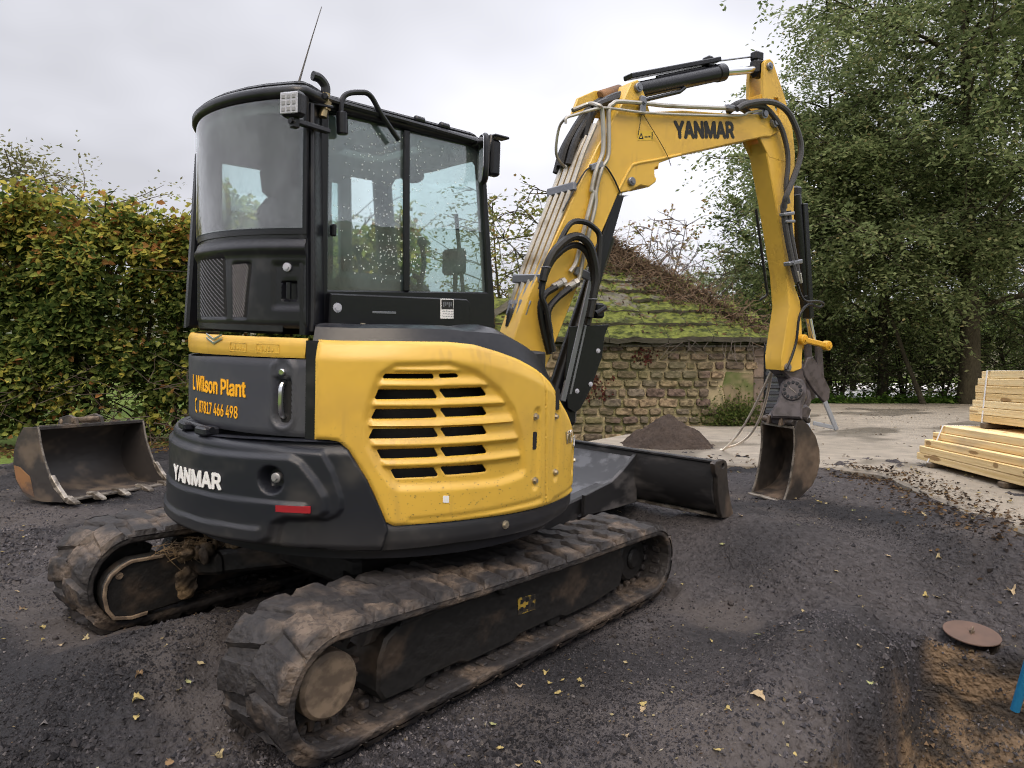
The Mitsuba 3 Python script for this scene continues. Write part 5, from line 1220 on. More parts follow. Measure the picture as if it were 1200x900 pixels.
add('nut', xf(cyl((0, 0, .008), (0, 0, .02), .012, 6), rotx(6) @ roty(-7), (PC[0], PC[1], pz + .008)), 'm_hub', pl)
b0 = np.array([1.44, -2.63, -.26]); b1 = np.array([1.40, -2.665, .05]) + .04 * np.array([FLAT_R[0], FLAT_R[1], 0]); b2 = b1 + (b1 - b0) * .7
bp = thing('blue_pipe', 'blue plastic water pipe standing up out of the trench', 'pipe')
add('pipe', tube([b0, b1, b2], .019, 14, 6), 'm_blue', bp)
add('cap', cyl(b2, b2 + (b2 - b1) * .06, .024, 14), 'm_blue', bp)

r0 = BR @ np.array([2.17, .05, 1.25]) + BO
r1 = np.array([5.55, .62, .33])
ropes = []
for s, o in ((0, 0), (1, .055)):
    P = [r0 + [0, 0, .03 * s]]
    for t in (.12, .3, .5, .7, .88, 1):
        q = r0 * (1 - t) + r1 * t
        q = q + np.array([.0, .0, -.10 * math.sin(math.pi * t)]) + o * math.sin(math.pi * min(t * 1.1, 1)) * np.array([FLAT_R[0], FLAT_R[1], -.5]) * 1.6
        P.append(q)
    ropes.append(tube(P, .011, 6, 6))
knot = xf(trimesh.creation.icosphere(2, .03), np.diag([1, 1, .8]), r1)
rp = thing('rope', 'pale doubled rope hanging from the dipper arm down to the concrete', 'rope')
for m in ropes: add('strand', m, 'm_rope', rp)
add('knot', disp_noise(knot, .006, 60), 'm_rope', rp)

rk = thing('slatted_rack', 'tall narrow black slatted rack standing behind the digger bucket', 'rack')
ro = at(908, 10.6); RR, RO = frame2((ro[0], ro[1], .345), FLAT_R + .15 * FLAT_F)
for s in (-1, 1): add('upright', xf(rbox(.03, .03, 1.28, .004, (s * .125, .05, .64)), RR @ rotx(0), RO), 'm_black_metal', rk)
for k in range(14):
    add('slat', xf(rbox(.29, .03, .052, .006, (0, 0, .05 + .089 * k), rotx(-18)), RR, RO), 'm_black_metal', rk)
add('back_sheet', xf(rbox(.24, .006, 1.2, .002, (0, .075, .64)), RR, RO), 'm_alu', rk)

ld = thing('trestle', 'grey aluminium trestle leg frame standing on the concrete', 'trestle')
lo_ = at(966, 11.2); LR, LO = frame2((lo_[0], lo_[1], .345), FLAT_R)
for a, b in (((-.02, 0, .52), (.19, 0, .02)), ((-.12, .30, .02), (-.08, .5, .55))):
    add('leg', xf(span(a, b, .06, .05, .006, up=(0, 1, .1)), LR, LO), 'm_alu', ld)
add('rail', xf(span((-.16, .0, .12), (.17, 0, .05), .03, .06, .006), LR, LO), 'm_alu', ld)
add('rail', xf(span((-.02, 0, .51), (-.10, .5, .53), .05, .04, .006), LR, LO), 'm_alu', ld)

# ------------------------------------------------------------------ timber
rg = np.random.default_rng(12)
def stack(key_label, o, ux, rows, cols, bw, bh, L, bear, end_jit, zb, setb=0.0):
    k = thing('timber_pack', key_label, 'timber')
    R_, O_ = np.stack([[tdir[0], tdir[1], 0], [tnor[0], tnor[1], 0], [0, 0, 1]], 1), np.array(o, float)
    for r in range(rows):
        for c in range(cols):
            j = rg.normal(0, end_jit)
            m = rbox(L, bw - .004, bh - .004, .004, (L / 2 + j + end_jit * 1.2 * r * (1 if rows > 5 else 2.2), c * bw + bw / 2 + rg.normal(0, .006) + setb * max(0, r - 1), zb + r * bh + bh / 2), rotz(rg.normal(0, .12)))
            m = m.subdivide() if False else m
            t = rg.random(); g = .85 + .25 * rg.random()
            col = (np.array([.50, .335, .150]) * (1 - t) + np.array([.60, .45, .245]) * t) * g
            add('board', xf(m, R_, O_), f'm_plank{rg.integers(0, 5)}', k, smooth=30)
    for x in (L * .10, L * .5, L * .86):
        b = rbox(.09, bw * cols + .04, zb - .004, .006, (x, bw * cols / 2, (zb - .004) / 2))
        add('bearer', xf(b, R_, O_), 'm_wood_dark', k)
    for x in (L * .085,):
        H = rows * bh + zb
        W = bw * cols
        ring_ = [(x, -.006, zb - .003), (x, -.006 + setb * (rows - 2), H + .004), (x, W + .006, H + .004), (x, W + .006, zb - .003)]
        s_ = cat_([span(ring_[i], ring_[i + 1], .022 if i != 1 else .022, .003, .0005, up=(0, -1, 0.001) if i != 1 else (0, 0, 1)) for i in range(3)])
        add('strap', xf(s_, R_, O_), 'm_white', k, smooth=False)
    return k
PLK = [((.66, .47, .22), (.76, .60, .34)), ((.70, .53, .28), (.80, .66, .40)), ((.60, .43, .20), (.74, .57, .31)), ((.74, .57, .31), (.82, .69, .43)), ((.68, .50, .25), (.77, .62, .36))]
for i, (c0, c1) in enumerate(PLK):
    def wf(p, n, uv, c0=c0, c1=c1, i=i):
        u = p.x * -.82 + p.y * -.57; v_ = p.x * .57 - p.y * .82
        g = fbm(u * 1.6 + i * 7, v_ * 45, p.z * 70, 3)
        kn = smoothstep(.80, .86, noise(u * 5.0 + i * 13, v_ * 7, p.z * 16))
        c = mix(c0, c1, smoothstep(.3, .7, g))
        c = mix(c, (.22, .12, .05), kn * .8)
        gr_ = smoothstep(.60, .80, fbm(u * 2 + 31, v_ * 5, p.z * 5, 3))
        return mix(c, (.36, .30, .22), gr_ * .5)
    mat(f'm_plank{i}', pr(proc(wf), .75, specular=.2))
tdir = np.array([4.21 - 5.58, -2.38 + 1.42]); tdir /= np.linalg.norm(tdir)
tnor = np.array([tdir[1], -tdir[0]]) * -1     # away from the viewer
tnor = np.array([-tdir[1], tdir[0]])
if tnor @ FLAT_R < 0: tnor = -tnor
to = np.array([5.52, -1.40])
def tpack(lbl, off, along, rows, cols, bw, bh, L, jit, z, zb, setb=0.0):
    q = to + tnor * off + tdir * along
    return stack(lbl, (q[0], q[1], z), tdir, rows, cols, bw, bh, L, 0, jit, zb, setb)
tpack('lower pack of new pale timber lying on bearers on the concrete', 0, -.05, 5, 8, .145, .068, 3.0, .016, .349, .045, .045)
tpack('upper pack of new pale timber stacked on the lower pack', .36, .20, 7, 6, .145, .066, 2.8, .014, .349 + .045 + 5 * .068 + .002, .050, .008)

# ------------------------------------------------------------------ old stone building
GB = thing('stone_outbuilding', 'small old stone outbuilding with a mossy slate roof under dead creeper', 'building')
WL, WD, Z0, Z1 = 5.1, 5.1, -.15, 1.68
gdir = FLAT_R * math.cos(math.radians(4)) + FLAT_F * math.sin(math.radians(4))
gp = at(903, 12.75) - gdir * WL
GR, GO = frame2((gp[0], gp[1], 0), gdir)      # x along the front wall to the right, y away
gb = lambda m: xf(m, GR, GO)
wall = add('wall', gb(cat_([rbox(WL - .02, .4, Z1 - Z0, .01, (WL / 2, .20, (Z0 + Z1) / 2)), rbox(.4, WD - .8, Z1 - Z0, .01, (.20, WD / 2, (Z0 + Z1) / 2)), rbox(.4, WD - .8, Z1 - Z0, .01, (WL - .20, WD / 2, (Z0 + Z1) / 2)), rbox(WL - .02, .4, Z1 - Z0, .01, (WL / 2, WD - .2, (Z0 + Z1) / 2))])), 'm_mortar', GB)
rg = np.random.default_rng(31)
ico1 = trimesh.creation.icosphere(2)
def stone_mesh(w, h, t, seed):
    v = np.asarray(ico1.vertices)
    e = .52
    q = np.sign(v) * np.abs(v) ** e
    q = q / np.maximum(1e-9, (np.abs(q) ** 6).sum(1, keepdims=True) ** (1 / 6))
    n = (meshkit.fbm(q * 1.6 + seed * 7.3, 3, 2) - .5)
    q = q * (1 + .34 * n[:, None])
    q[:, 1] = np.where(np.abs(q[:, 1]) > .70, np.sign(q[:, 1]) * (.70 + .25 * (np.abs(q[:, 1]) - .70)), q[:, 1])       # dressed face, weathered edges
    return TM(q * [w / 2, t * 1.25, h / 2], ico1.faces)
STC = [(.10, .080, .062), (.15, .118, .082), (.21, .160, .105), (.135, .113, .088), (.115, .085, .070), (.175, .145, .092)]
for i, c in enumerate(STC):
    def sf(p, n, uv, c=c, i=i):
        b = fbm(p.x * 22 + i, p.y * 22, p.z * 22, 4)
        k = mix([x * .55 for x in c], [x * 1.5 for x in c], smoothstep(.28, .72, b))
        return mix(k, (.10, .105, .04), .35 * smoothstep(.50, .70, fbm(p.x * 1.4 + 4, p.y * 1.4, p.z * 2.4, 3)))
    mat(f'm_stone{i}', bumped(sf, 30, .012, .88, .15))
z = Z0 + .02
REND0, REND1 = 4.28, 4.78
while z < Z1 - .08:
    h = rg.uniform(.115, .175) if z < 1.2 else rg.uniform(.14, .19)
    if z + h > Z1: h = Z1 - z
    x = .02 - rg.uniform(0, .1)
    while x < WL - .30:
        w = rg.uniform(.15, .36)
        cx = x + w / 2
        if not (cx + w * .3 > REND0 - .02 and .36 < z < 1.22):
            add('stone', gb(xf(stone_mesh(w - .030 - rg.uniform(0, .02), h - .026 - rg.uniform(0, .025), .060 + rg.uniform(-.012, .016), rg.integers(1, 500)), roty(rg.normal(0, 2.2)), (cx, -.005 + rg.normal(0, .010), z + h / 2))), f'm_stone{rg.integers(0, 6)}', wall, smooth=60)
        x += w
    z += h
# left flank of the building, seen from a step to the side
z = Z0 + .02
while z < Z1 - .1:
    h = rg.uniform(.19, .26); h = min(h, Z1 - z); y = .1
    while y < 3.0:
        w = rg.uniform(.3, .5)
        add('stone', gb(xf(stone_mesh(w - .035, h - .032, .05, rg.integers(1, 500)), rotz(90), (-.005, y + w / 2, z + h / 2))), f'm_stone{rg.integers(0, 6)}', wall, smooth=60)
        y += w
    z += h
rpz = ext([(REND0, .30), (REND1 + .02, .30), (REND1 + .02, 1.20), (REND0 + .04, 1.23), (REND0 - .02, 1.0), (REND0 + .03, .75), (REND0 - .05, .5)], -.018, .01, .006)
add('render_patch', gb(rpz), 'm_render', wall, label='patch of mossy render at the right end of the wall')
z = .30
for k, h in enumerate((.42, .40, .36, .22)):
    add('quoin', gb(rbox(.30, .20, h - .012, .012, (WL - .155, .06, z + h / 2))), 'm_quoin', wall); z += h
# roof
AP = np.array([WL / 2 + .0, WD / 2, 3.80]); OV = .16; ZE = Z1 + .02
corner = [np.array([-OV, -OV, ZE]), np.array([WL + OV, -OV, ZE]), np.array([WL + OV, WD + OV, ZE]), np.array([-OV, WD + OV, ZE])]
rv = corner + [AP]; rf2 = [(0, 1, 4), (1, 2, 4), (2, 3, 4), (3, 0, 4), (0, 2, 1), (0, 3, 2)]
roof = add('roof', gb(TM(rv, rf2)), 'm_slate', GB, smooth=False)
def slates(c0, c1, rows, seed, detail):
    rg = np.random.default_rng(seed)
    base = c1 - c0; Lb = np.linalg.norm(base); ux = base / Lb
    mid = (c0 + c1) / 2; up = AP - mid; S = np.linalg.norm(up); uy = up / S; un = np.cross(ux, uy)
    if un[2] < 0: un = -un
    R = np.stack([ux, uy, un], 1)
    t = -.05
    sizes = np.linspace(.44, .20, rows); sizes *= (S - .12) / sizes.sum()
    for r, ex in enumerate(sizes):
        lft = Lb / 2 * (t + .02) / S; rgt = Lb - lft
        lft, rgt = min(lft, rgt), max(lft, rgt)
        x = lft - rg.uniform(0, .1)
        sag = .03 * math.sin(r * 1.7)
        while x < rgt - .05:
            w = min(rg.uniform(.45, .85) * (1.25 if r < 3 else .62), rgt - x + .06)
            nx, ny = 8, 6
            th = .095 if r < 3 else .06
            def fn(i, j, x=x, w=w, t=t, ex=ex, r=r, th=th):
                X = x + .006 + (w - .012) * i; Y = t + (ex + .10) * j
                q = np.stack([X * 3, Y * 3 + r * 5, i * 0 + seed], 1)
                nz = (meshkit.fbm(q * 2.2, 3, 6) - .5) * .035 + (meshkit.fbm(q * .6, 2, 9) - .5) * .05
                edge = np.minimum(np.minimum(i, 1 - i) * 9, j * 7).clip(0, 1)
                return mid - ux * Lb / 2 + X[:, None] * ux + (Y + (meshkit.noise(np.stack([X * 9, X * 0 + r, X * 0], 1)) - .5) * .05 * (1 - j))[:, None] * uy + ((th + .075 * (1 - j)) + nz * 2.2 - .018 * (1 - edge))[:, None] * un
            top = grid(np.linspace(0, 1, nx), np.linspace(0, 1, ny), fn)
            if top.face_normals.mean(0) @ un < 0: top.invert()
            vb = np.asarray(top.vertices); n_ = len(vb)
            e = top.edges[trimesh.grouping.group_rows(top.edges_sorted, require_count=1)]
            vv = np.vstack([vb, vb - un * th * 1.1])
            ff = np.vstack([top.faces, np.asarray(top.faces)[:, ::-1] + n_, np.stack([e[:, 0], e[:, 0] + n_, e[:, 1] + n_], 1), np.stack([e[:, 0], e[:, 1] + n_, e[:, 1]], 1)])
            add('slate', gb(TM(vv, ff)), 'm_slate', roof, smooth=35)
            x += w
        t += ex
slates(corner[0], corner[1], 11, 41, True)
slates(corner[3], corner[0], 7, 43, False)
# eaves course of flat stones under the roof edge
x = -.12
rg = np.random.default_rng(8)
while x < WL + .05:
    w = rg.uniform(.5, .8)
    m = disp_noise(rbox(w - .012, .34, .05, .012, (0, 0, 0)).subdivide().subdivide(), .008, 9, int(x * 10) + 5)
    add('eaves_stone', gb(xf(m, rotx(rg.normal(0, 1)), (x + w / 2, .06, Z1 - .012))), 'm_slate', roof, smooth=35)
    x += w
# ------------------------------------------------------------------ plants
def leaf_quads(P, D, N, L, W, col, fold=.15):
    """Leaves as four-triangle blades: base P, direction D, normal N (all n x 3), length L, width W, colour col."""
    n = len(P)
    S = np.cross(D, N); S /= np.linalg.norm(S, axis=1, keepdims=True) + 1e-9
    N2 = np.cross(S, D)
    L = np.broadcast_to(L, n)[:, None]; W = np.broadcast_to(W, n)[:, None]
    v = np.stack([P, P + D * L * .38 + S * W * .5 + N2 * W * fold, P + D * L * .42, P + D * L * .38 - S * W * .5 + N2 * W * fold,
                  P + D * L * .75 + S * W * .32 + N2 * W * fold * .6 - N2 * L * .05, P + D * L * .75 - S * W * .32 + N2 * W * fold * .6 - N2 * L * .05, P + D * L - N2 * L * .12], 1).reshape(-1, 3)
    b = np.arange(n)[:, None] * 7
    f = np.concatenate([b + k for k in ([0, 2, 1], [0, 3, 2], [1, 2, 4], [2, 3, 5], [2, 6, 4], [2, 5, 6])], 0)
    return TM(v, f), np.repeat(col, 7, 0)


def leaf_small(P, D, N, L, W, col):
    n = len(P)
    S = np.cross(D, N); S /= np.linalg.norm(S, axis=1, keepdims=True) + 1e-9
    L = np.broadcast_to(L, n)[:, None]; W = np.broadcast_to(W, n)[:, None]
    v = np.stack([P, P + D * L * .45 + S * W * .5, P + D * L, P + D * L * .45 - S * W * .5], 1).reshape(-1, 3)
    b = np.arange(n)[:, None] * 4
    return TM(v, np.concatenate([b + [0, 2, 1], b + [0, 3, 2]], 0)), np.repeat(col, 4, 0)


def unit(v): return v / (np.linalg.norm(v, axis=1, keepdims=True) + 1e-9)


def pick(rg, n, pal, wts, jit=.22):
    pal = np.array(pal); i = rg.choice(len(pal), n, p=np.array(wts) / np.sum(wts))
    return pal[i] * (1 + rg.normal(0, jit, (n, 1))).clip(.5, 1.6)


# beech hedge
hA, hB = np.array([at(-330, 8.6)])[0], at(205, 9.5)
hd = hB - hA; HL = np.linalg.norm(hd) + 3.2; hd /= np.linalg.norm(hd); hn = np.array([-hd[1], hd[0]])
if hn @ FLAT_F < 0: hn = -hn
HG = thing('hedge', 'tall beech hedge turning yellow along its top', 'hedge')
rg = np.random.default_rng(101)
def hedge_leaves(n, front, zlo=.0):
    u = rg.uniform(0, HL, n); z = rg.uniform(0.05, 1.06, n)
    top = 3.0 + .35 * (meshkit.fbm(np.stack([u * 1.1, u * 0, u * 0], 1), 3, 3) - .5) * 2 + .12 * (meshkit.fbm(np.stack([u * 6, u * 0, u * 0], 1), 2, 5) - .5) * 2
    dep = np.abs(rg.normal(0, .16, n)) if front else rg.uniform(.1, 1.15, n)
    bul = .42 * (meshkit.fbm(np.stack([u * 1.3, z * 4.2, u * 0], 1), 3, 7) - .5) * 2
    t = z * top
    k = meshkit.fbm(np.stack([u * 2.6, t * 2.6, dep * 2 + (0 if front else 9)], 1), 3, 13)
    lowthin = np.clip((t - .10) / .8, .30, 1) * np.clip(1.0 - 1.1 * np.exp(-((u - (HL - 3.9)) / .35) ** 2 - ((t - .5) / .4) ** 2), .12, 1)
    keep = (k > (.44 if front else .36)) & (rg.random(n) < lowthin) & ((z < 1) | (rg.random(n) < .30))
    u, t, z, dep, bul, top = (a[keep] for a in (u, t, z, dep, bul, top))
    cap = np.where(t > top - .25, rg.uniform(0, 1.15, len(t)), dep)
    d = np.where(t > top - .25, np.where(rg.random(len(t)) < .6, cap, dep), dep)
    base = np.array([height(*(hA + hd * 3))])[0]
    xy = hA + np.outer(u, hd) + np.outer(d + bul, hn)
    P = np.column_stack([xy, base + t])
    return P, t / top
P1, h1 = hedge_leaves(82000, True)
P2, h2 = hedge_leaves(40000, False)
P = np.vstack([P1, P2]); hh = np.concatenate([h1, h2]); n = len(P)
D = unit(np.column_stack([rg.normal(0, 1, (n, 2)) - hn * .7, rg.normal(-.15, .6, n)]))
N = unit(np.column_stack([rg.normal(0, .6, (n, 2)) - hn * .55, rg.normal(.75, .5, n)]))
green = pick(rg, n, [(.045, .074, .022), (.082, .122, .032), (.155, .195, .05), (.26, .29, .085)], [3, 4, 3.2, 2.2])
yel = pick(rg, n, [(.40, .38, .085), (.48, .41, .09), (.30, .34, .085), (.36, .20, .07), (.30, .14, .05)], [4, 3, 5, 1.6, 1.0])
pat = meshkit.fbm(P * 1.1, 3, 17)
py = np.clip((hh - .60) / .28, 0, 1) * .62 + .05 + np.clip((pat - .58) * 2.4, 0, .40)
py = np.where(hh < .2, py + .08, py)
isY = rg.random(n) < py
col = np.where(isY[:, None], yel, green)
m, c = leaf_quads(P, D, N, rg.uniform(.065, .13, n), rg.uniform(.045, .085, n), col)
add('foliage', m, 'm_leaf', HG, smooth=False, color=c, kind='stuff')
zb = float(height(*(hA + hd * 3)))
for k in range(26):
    u = (k + .5) / 26 * HL + rg.normal(0, .1)
    o = hA + hd * u + hn * rg.uniform(.25, .75)
    pts = [np.array([o[0], o[1], zb - .1])]
    for q in range(5): pts.append(pts[-1] + np.array([*(hd * rg.normal(0, .12) + hn * rg.normal(0, .06)), .62]))
    st_ = [sweep(catmull(np.array(pts), 4), np.linspace(rg.uniform(.03, .06), .008, 21), 7)]
    for q in range(16):
        b = pts[rg.integers(0, 5)] + np.array([0, 0, rg.uniform(0, .5)])
        e_ = b + np.array([*(hd * rg.normal(0, .5) - hn * rg.uniform(-.1, .45)), rg.uniform(.05, .6)])
        st_.append(sweep(catmull(np.array([b, (b + e_) / 2 + rg.normal(0, .05, 3), e_]), 3), np.linspace(.012, .004, 7), 5))
    add('stem', cat_(st_), 'm_bark', HG, smooth=True)
# dark stump and low twigs at the hedge foot
for px, dd, hh_, r in ((34, 9.35, 2.3, .07),):
    o = at(px, dd)
    add('stem', disp_noise(sweep(catmull(np.array([(o[0], o[1], zb - .1), (o[0] + .03, o[1] + .02, zb + hh_ * .5), (o[0] + .10, o[1], zb + hh_)]), 8), np.linspace(r, r * .6, 17), 12), .02, 9), 'm_bark', HG, smooth=True)
twg = []
for k in range(420):
    u = rg.uniform(.5, HL); o = hA + hd * u + hn * rg.normal(.15, .3)
    b = np.array([o[0], o[1], zb + rg.uniform(0, .9)]); e_ = b + np.array([*(hd * rg.normal(0, .35) - hn * rg.uniform(-.2, .3)), rg.normal(.12, .2)])
    twg.append(sweep(np.array([b, (b + e_) / 2 + rg.normal(0, .03, 3), e_]), [.006, .004, .002], 4, False))
for k in range(22):
    u = rg.uniform(.5, HL); o = hA + hd * u + hn * rg.uniform(0, .9)
    b = np.array([o[0], o[1], zb + 2.9]); e_ = b + np.array([*(hd * rg.normal(0, .15)), rg.uniform(.2, .5)])
    twg.append(sweep(np.array([b, (b + e_) / 2 + rg.normal(0, .03, 3), e_]), [.009, .006, .002], 4, False))
add('twig', cat_(twg), 'm_twig', HG, kind='stuff')
# litter under the hedge
n = 2600
u = rg.uniform(0, HL, n); o = hA + np.outer(u, hd) + np.outer(rg.normal(-.25, .35, n), hn)
P = np.column_stack([o, ground_z(o[:, 0], o[:, 1]) + .012])
m, c = leaf_quads(P, unit(np.column_stack([rg.normal(0, 1, (n, 2)), rg.normal(0, .25, n)])), unit(np.column_stack([rg.normal(0, .3, (n, 2)), np.ones(n)])), rg.uniform(.05, .09, n), rg.uniform(.03, .055, n), pick(rg, n, [(.16, .09, .045), (.22, .13, .06), (.11, .07, .04), (.30, .24, .08)], [3, 3, 3, 1]))
add('leaf_litter', m, 'm_leaf', smooth=False, color=c, kind='stuff', label='brown fallen leaves along the foot of the hedge', cat='leaf litter')


def limb(b, d, L, r0, r1, rg, bend=.25, up=.1, n=6):
    pts = [np.asarray(b, float)]; d = np.asarray(d, float)
    for k in range(n):
        d = d + rg.normal(0, bend / n ** .5, 3) + np.array([0, 0, up / n]); d /= np.linalg.norm(d)
        pts.append(pts[-1] + d * L / n)
    return np.array(pts), np.linspace(r0, r1, n + 1)


def tree(name, label, cat, px, d, H, tr_r, crown, n_limb, leaves, leafL, pal, wts, seed, trunk_frac=.9, lean=(0, 0), droop=.55, low=.16, bark='m_bark', fork=1, group=None, bare=False, dens=14, spread=1.0):
    """A tree: trunk and limbs tapered, then sprays of small leaves hung on branches through the crown."""
    rg = np.random.default_rng(seed)
    o = at(px, d); z0 = float(np.where(np.hypot(*o) < 14, height(*o), .28)) - .1
    k = thing(name, label, cat, group)
    tips = []; parts = []
    for f in range(fork):
        a = rg.uniform(0, 6.28)
        dir0 = np.array([lean[0] + (.22 * math.cos(a) if fork > 1 else 0), lean[1] + (.22 * math.sin(a) if fork > 1 else 0), 1.0])
        P, R = limb((o[0], o[1], z0), dir0 / np.linalg.norm(dir0), H * trunk_frac, tr_r * (1 if f == 0 else .7), tr_r * .16, rg, .10, .05, 10)
        R[0] *= 1.25
        add('trunk', disp_noise(sweep(catmull(P, 5), np.interp(np.linspace(0, 1, 51), np.linspace(0, 1, 11), R), 14), tr_r * .10, 3.0, seed), bark, k, smooth=True)
        for q in range(n_limb):
            t = low + (1 - low) * ((q + rg.random()) / n_limb)
            i = t * 10; j = min(int(i), 9); b = P[j] + (P[j + 1] - P[j]) * (i - j)
            ang = q * 2.4 + rg.normal(0, .3)
            reach = crown * (math.sin(math.pi * min(.98, .22 + .72 * t)) ** .7) * rg.uniform(.75, 1.12) * spread
            dv = np.array([math.cos(ang), math.sin(ang), rg.uniform(.25, .75) if not bare else rg.uniform(.4, 1.1)]); dv /= np.linalg.norm(dv)
            LP, LRr = limb(b, dv, reach, max(.012, tr_r * (.34 - .18 * t)), .010, rg, .30, -.15, 7)
            parts.append(sweep(catmull(LP, 3), np.interp(np.linspace(0, 1, 22), np.linspace(0, 1, 8), LRr), 7))
            nb_ = max(4, int(reach * 3.2))
            for s in range(nb_):
                w = rg.uniform(.18, 1.0); i = w * 7; j = min(int(i), 6); bb = LP[j] + (LP[j + 1] - LP[j]) * (i - j)
                dd = rg.normal(0, 1, 3); dd = dd + (LP[j + 1] - LP[j]) / np.linalg.norm(LP[j + 1] - LP[j]) * .9; dd[2] *= .6; dd /= np.linalg.norm(dd)
                BP, BRr = limb(bb, dd, reach * rg.uniform(.22, .42) + .3, .011 + .004 * crown / 3, .004, rg, .4, -droop * .6 if not bare else .2, 5)
                parts.append(sweep(BP, BRr, 4, False))
                tips.append(BP)
    if parts: add('limbs', cat_(parts), bark if not bare else 'm_twig', k, smooth=True)
    tips = np.array(tips)
    if leaves:
        M = len(tips); per = max(1, leaves // (M * dens))
        ti = np.repeat(np.arange(M), per); S = len(ti)
        w = rg.uniform(.1, 1, S) * 5; j = np.minimum(w.astype(int), 4); fr_ = (w - j)[:, None]
        so = tips[ti, j] * (1 - fr_) + tips[ti, j + 1] * fr_
        sd = unit(rg.normal(0, 1, (S, 3)) * [1, 1, .5] + unit(tips[ti, 5] - tips[ti, 0]) * .6)
        Ls = rg.uniform(.35, .85, S) * (.6 + .12 * crown)
        t = np.linspace(.05, 1, dens)
        sp_ = so[:, None] + sd[:, None] * (Ls[:, None] * t)[..., None] + np.array([0, 0, -1.0]) * (droop * Ls[:, None] * t ** 2)[..., None]
        P = sp_.reshape(-1, 3) + rg.normal(0, .03, (S * dens, 3)); n = len(P)
        tang = unit(np.repeat(sd, dens, 0) + np.array([0, 0, -1.0]) * droop * np.tile(t, S)[:, None])
        side_ = np.cross(tang, [0, 0, 1.0]); side_ *= np.where(np.arange(n) % 2, 1, -1)[:, None]
        D = unit(tang * .5 + unit(side_) * .8 + rg.normal(0, .35, (n, 3)))
        N = unit(rg.normal(0, .45, (n, 3)) + [0, 0, 1.0])
        col = pick(rg, n, pal, wts, .2) * (1 + .35 * (meshkit.fbm(P * .8, 2, seed) - .5)[:, None] * 2)
        m, c = leaf_small(P, D, N, rg.uniform(.75, 1.25, n) * leafL, rg.uniform(.45, .65, n) * leafL, np.clip(col, .005, .6))
        add('foliage', m, 'm_leaf', k, smooth=False, color=c, kind='stuff')
    return k

DG = [(.135, .175, .076), (.18, .225, .098), (.24, .28, .13), (.32, .34, .17), (.31, .27, .13)]
GRP = 'trees beyond the yard'
tree('broadleaf_tree', 'tall dark green tree with a thick trunk behind the timber packs', 'tree', 1137, 20.9, 16.5, .28, 6.2, 38, 122000, .135, DG, [3, 4, 3, 1, .25], 1, low=.14, droop=.7)
tree('broadleaf_tree', 'slender tree with a thin dark trunk, second trunk left of the thick one', 'tree', 1034, 22.6, 11.0, .16, 4.0, 24, 42000, .13, DG, [3, 4, 3, 1, .3], 2, low=.13, droop=.7)
tree('broadleaf_tree', 'dark tree standing right behind the raised digger arm', 'tree', 968, 23.5, 10.5, .20, 3.9, 24, 45000, .13, DG, [3, 4, 3, 1.2, .4], 3, low=.14, droop=.7)
tree('broadleaf_tree', 'leaning young tree with a pale thin stem between the trunks', 'tree', 1085, 20.6, 8.5, .07, 2.8, 14, 12000, .13, DG, [2, 4, 3, 1, .3], 4, lean=(-.05, .30), low=.3, droop=.6)
tree('broadleaf_tree', 'dark tree at the right edge behind the timber', 'tree', 1205, 23.0, 13.0, .18, 4.6, 22, 40000, .13, DG, [3, 4, 3, 1, .3], 5, low=.14, droop=.7)
LG = [(.07, .10, .035), (.11, .145, .05), (.17, .20, .07), (.20, .18, .08)]
tree('broadleaf_tree', 'paler green tree at the left edge of the wood behind the roof', 'tree', 888, 27.0, 9.0, .14, 3.0, 20, 20000, .15, LG, [3, 4, 3, 1], 6, low=.10, droop=.55)
# bushes and brighter far trees seen under the wood
for i, (px, d, H, cr) in enumerate(((925, 33, 4.2, 2.4), (1000, 36, 5.0, 2.6), (1075, 34, 4.0, 2.4), (1150, 37, 5.5, 2.8), (1230, 33, 4.5, 2.5))):
    tree('far_bush', ('bright green bush just right of the digger arm, glimpsed under the trees', 'bright green bush glimpsed under the trees, second from the digger arm', 'bright green bush glimpsed left of the thick tree trunk', 'tall bright green bush glimpsed right behind the thick tree trunk', 'bright green bush glimpsed at the right edge under the trees')[i], 'bush', px, d, H, .10, cr, 14, 7000, .20, [(.10, .15, .04), (.16, .22, .06), (.22, .27, .08)], [3, 3, 2], 60 + i, low=.08, droop=.3, fork=2, group='far bushes beyond the yard')
# undergrowth in the shade, twiggy
for i, (px, d, H, cr, lv) in enumerate(((985, 22.5, 2.6, 1.6, 3500), (1060, 23.0, 2.4, 1.5, 2500), (1105, 22.6, 2.2, 1.5, 2500), (1190, 22.5, 2.4, 1.5, 2500), (930, 23.0, 3.0, 1.6, 4500))):
    tree('bush', ('straggly dark bush at the far edge of the yard just right of the digger arm', 'straggly dark bush in the undergrowth midway between digger arm and timber', 'straggly dark bush in the undergrowth left of the thick trunk', 'straggly dark bush in the undergrowth behind the timber packs', 'straggly dark bush between the old roof and the digger arm')[i], 'bush', px, d, H, .05, cr, 12, lv, .12, DG, [3, 3, 3, 1, .3], 80 + i, low=.05, droop=.4, fork=3, group='undergrowth at the edge of the yard')
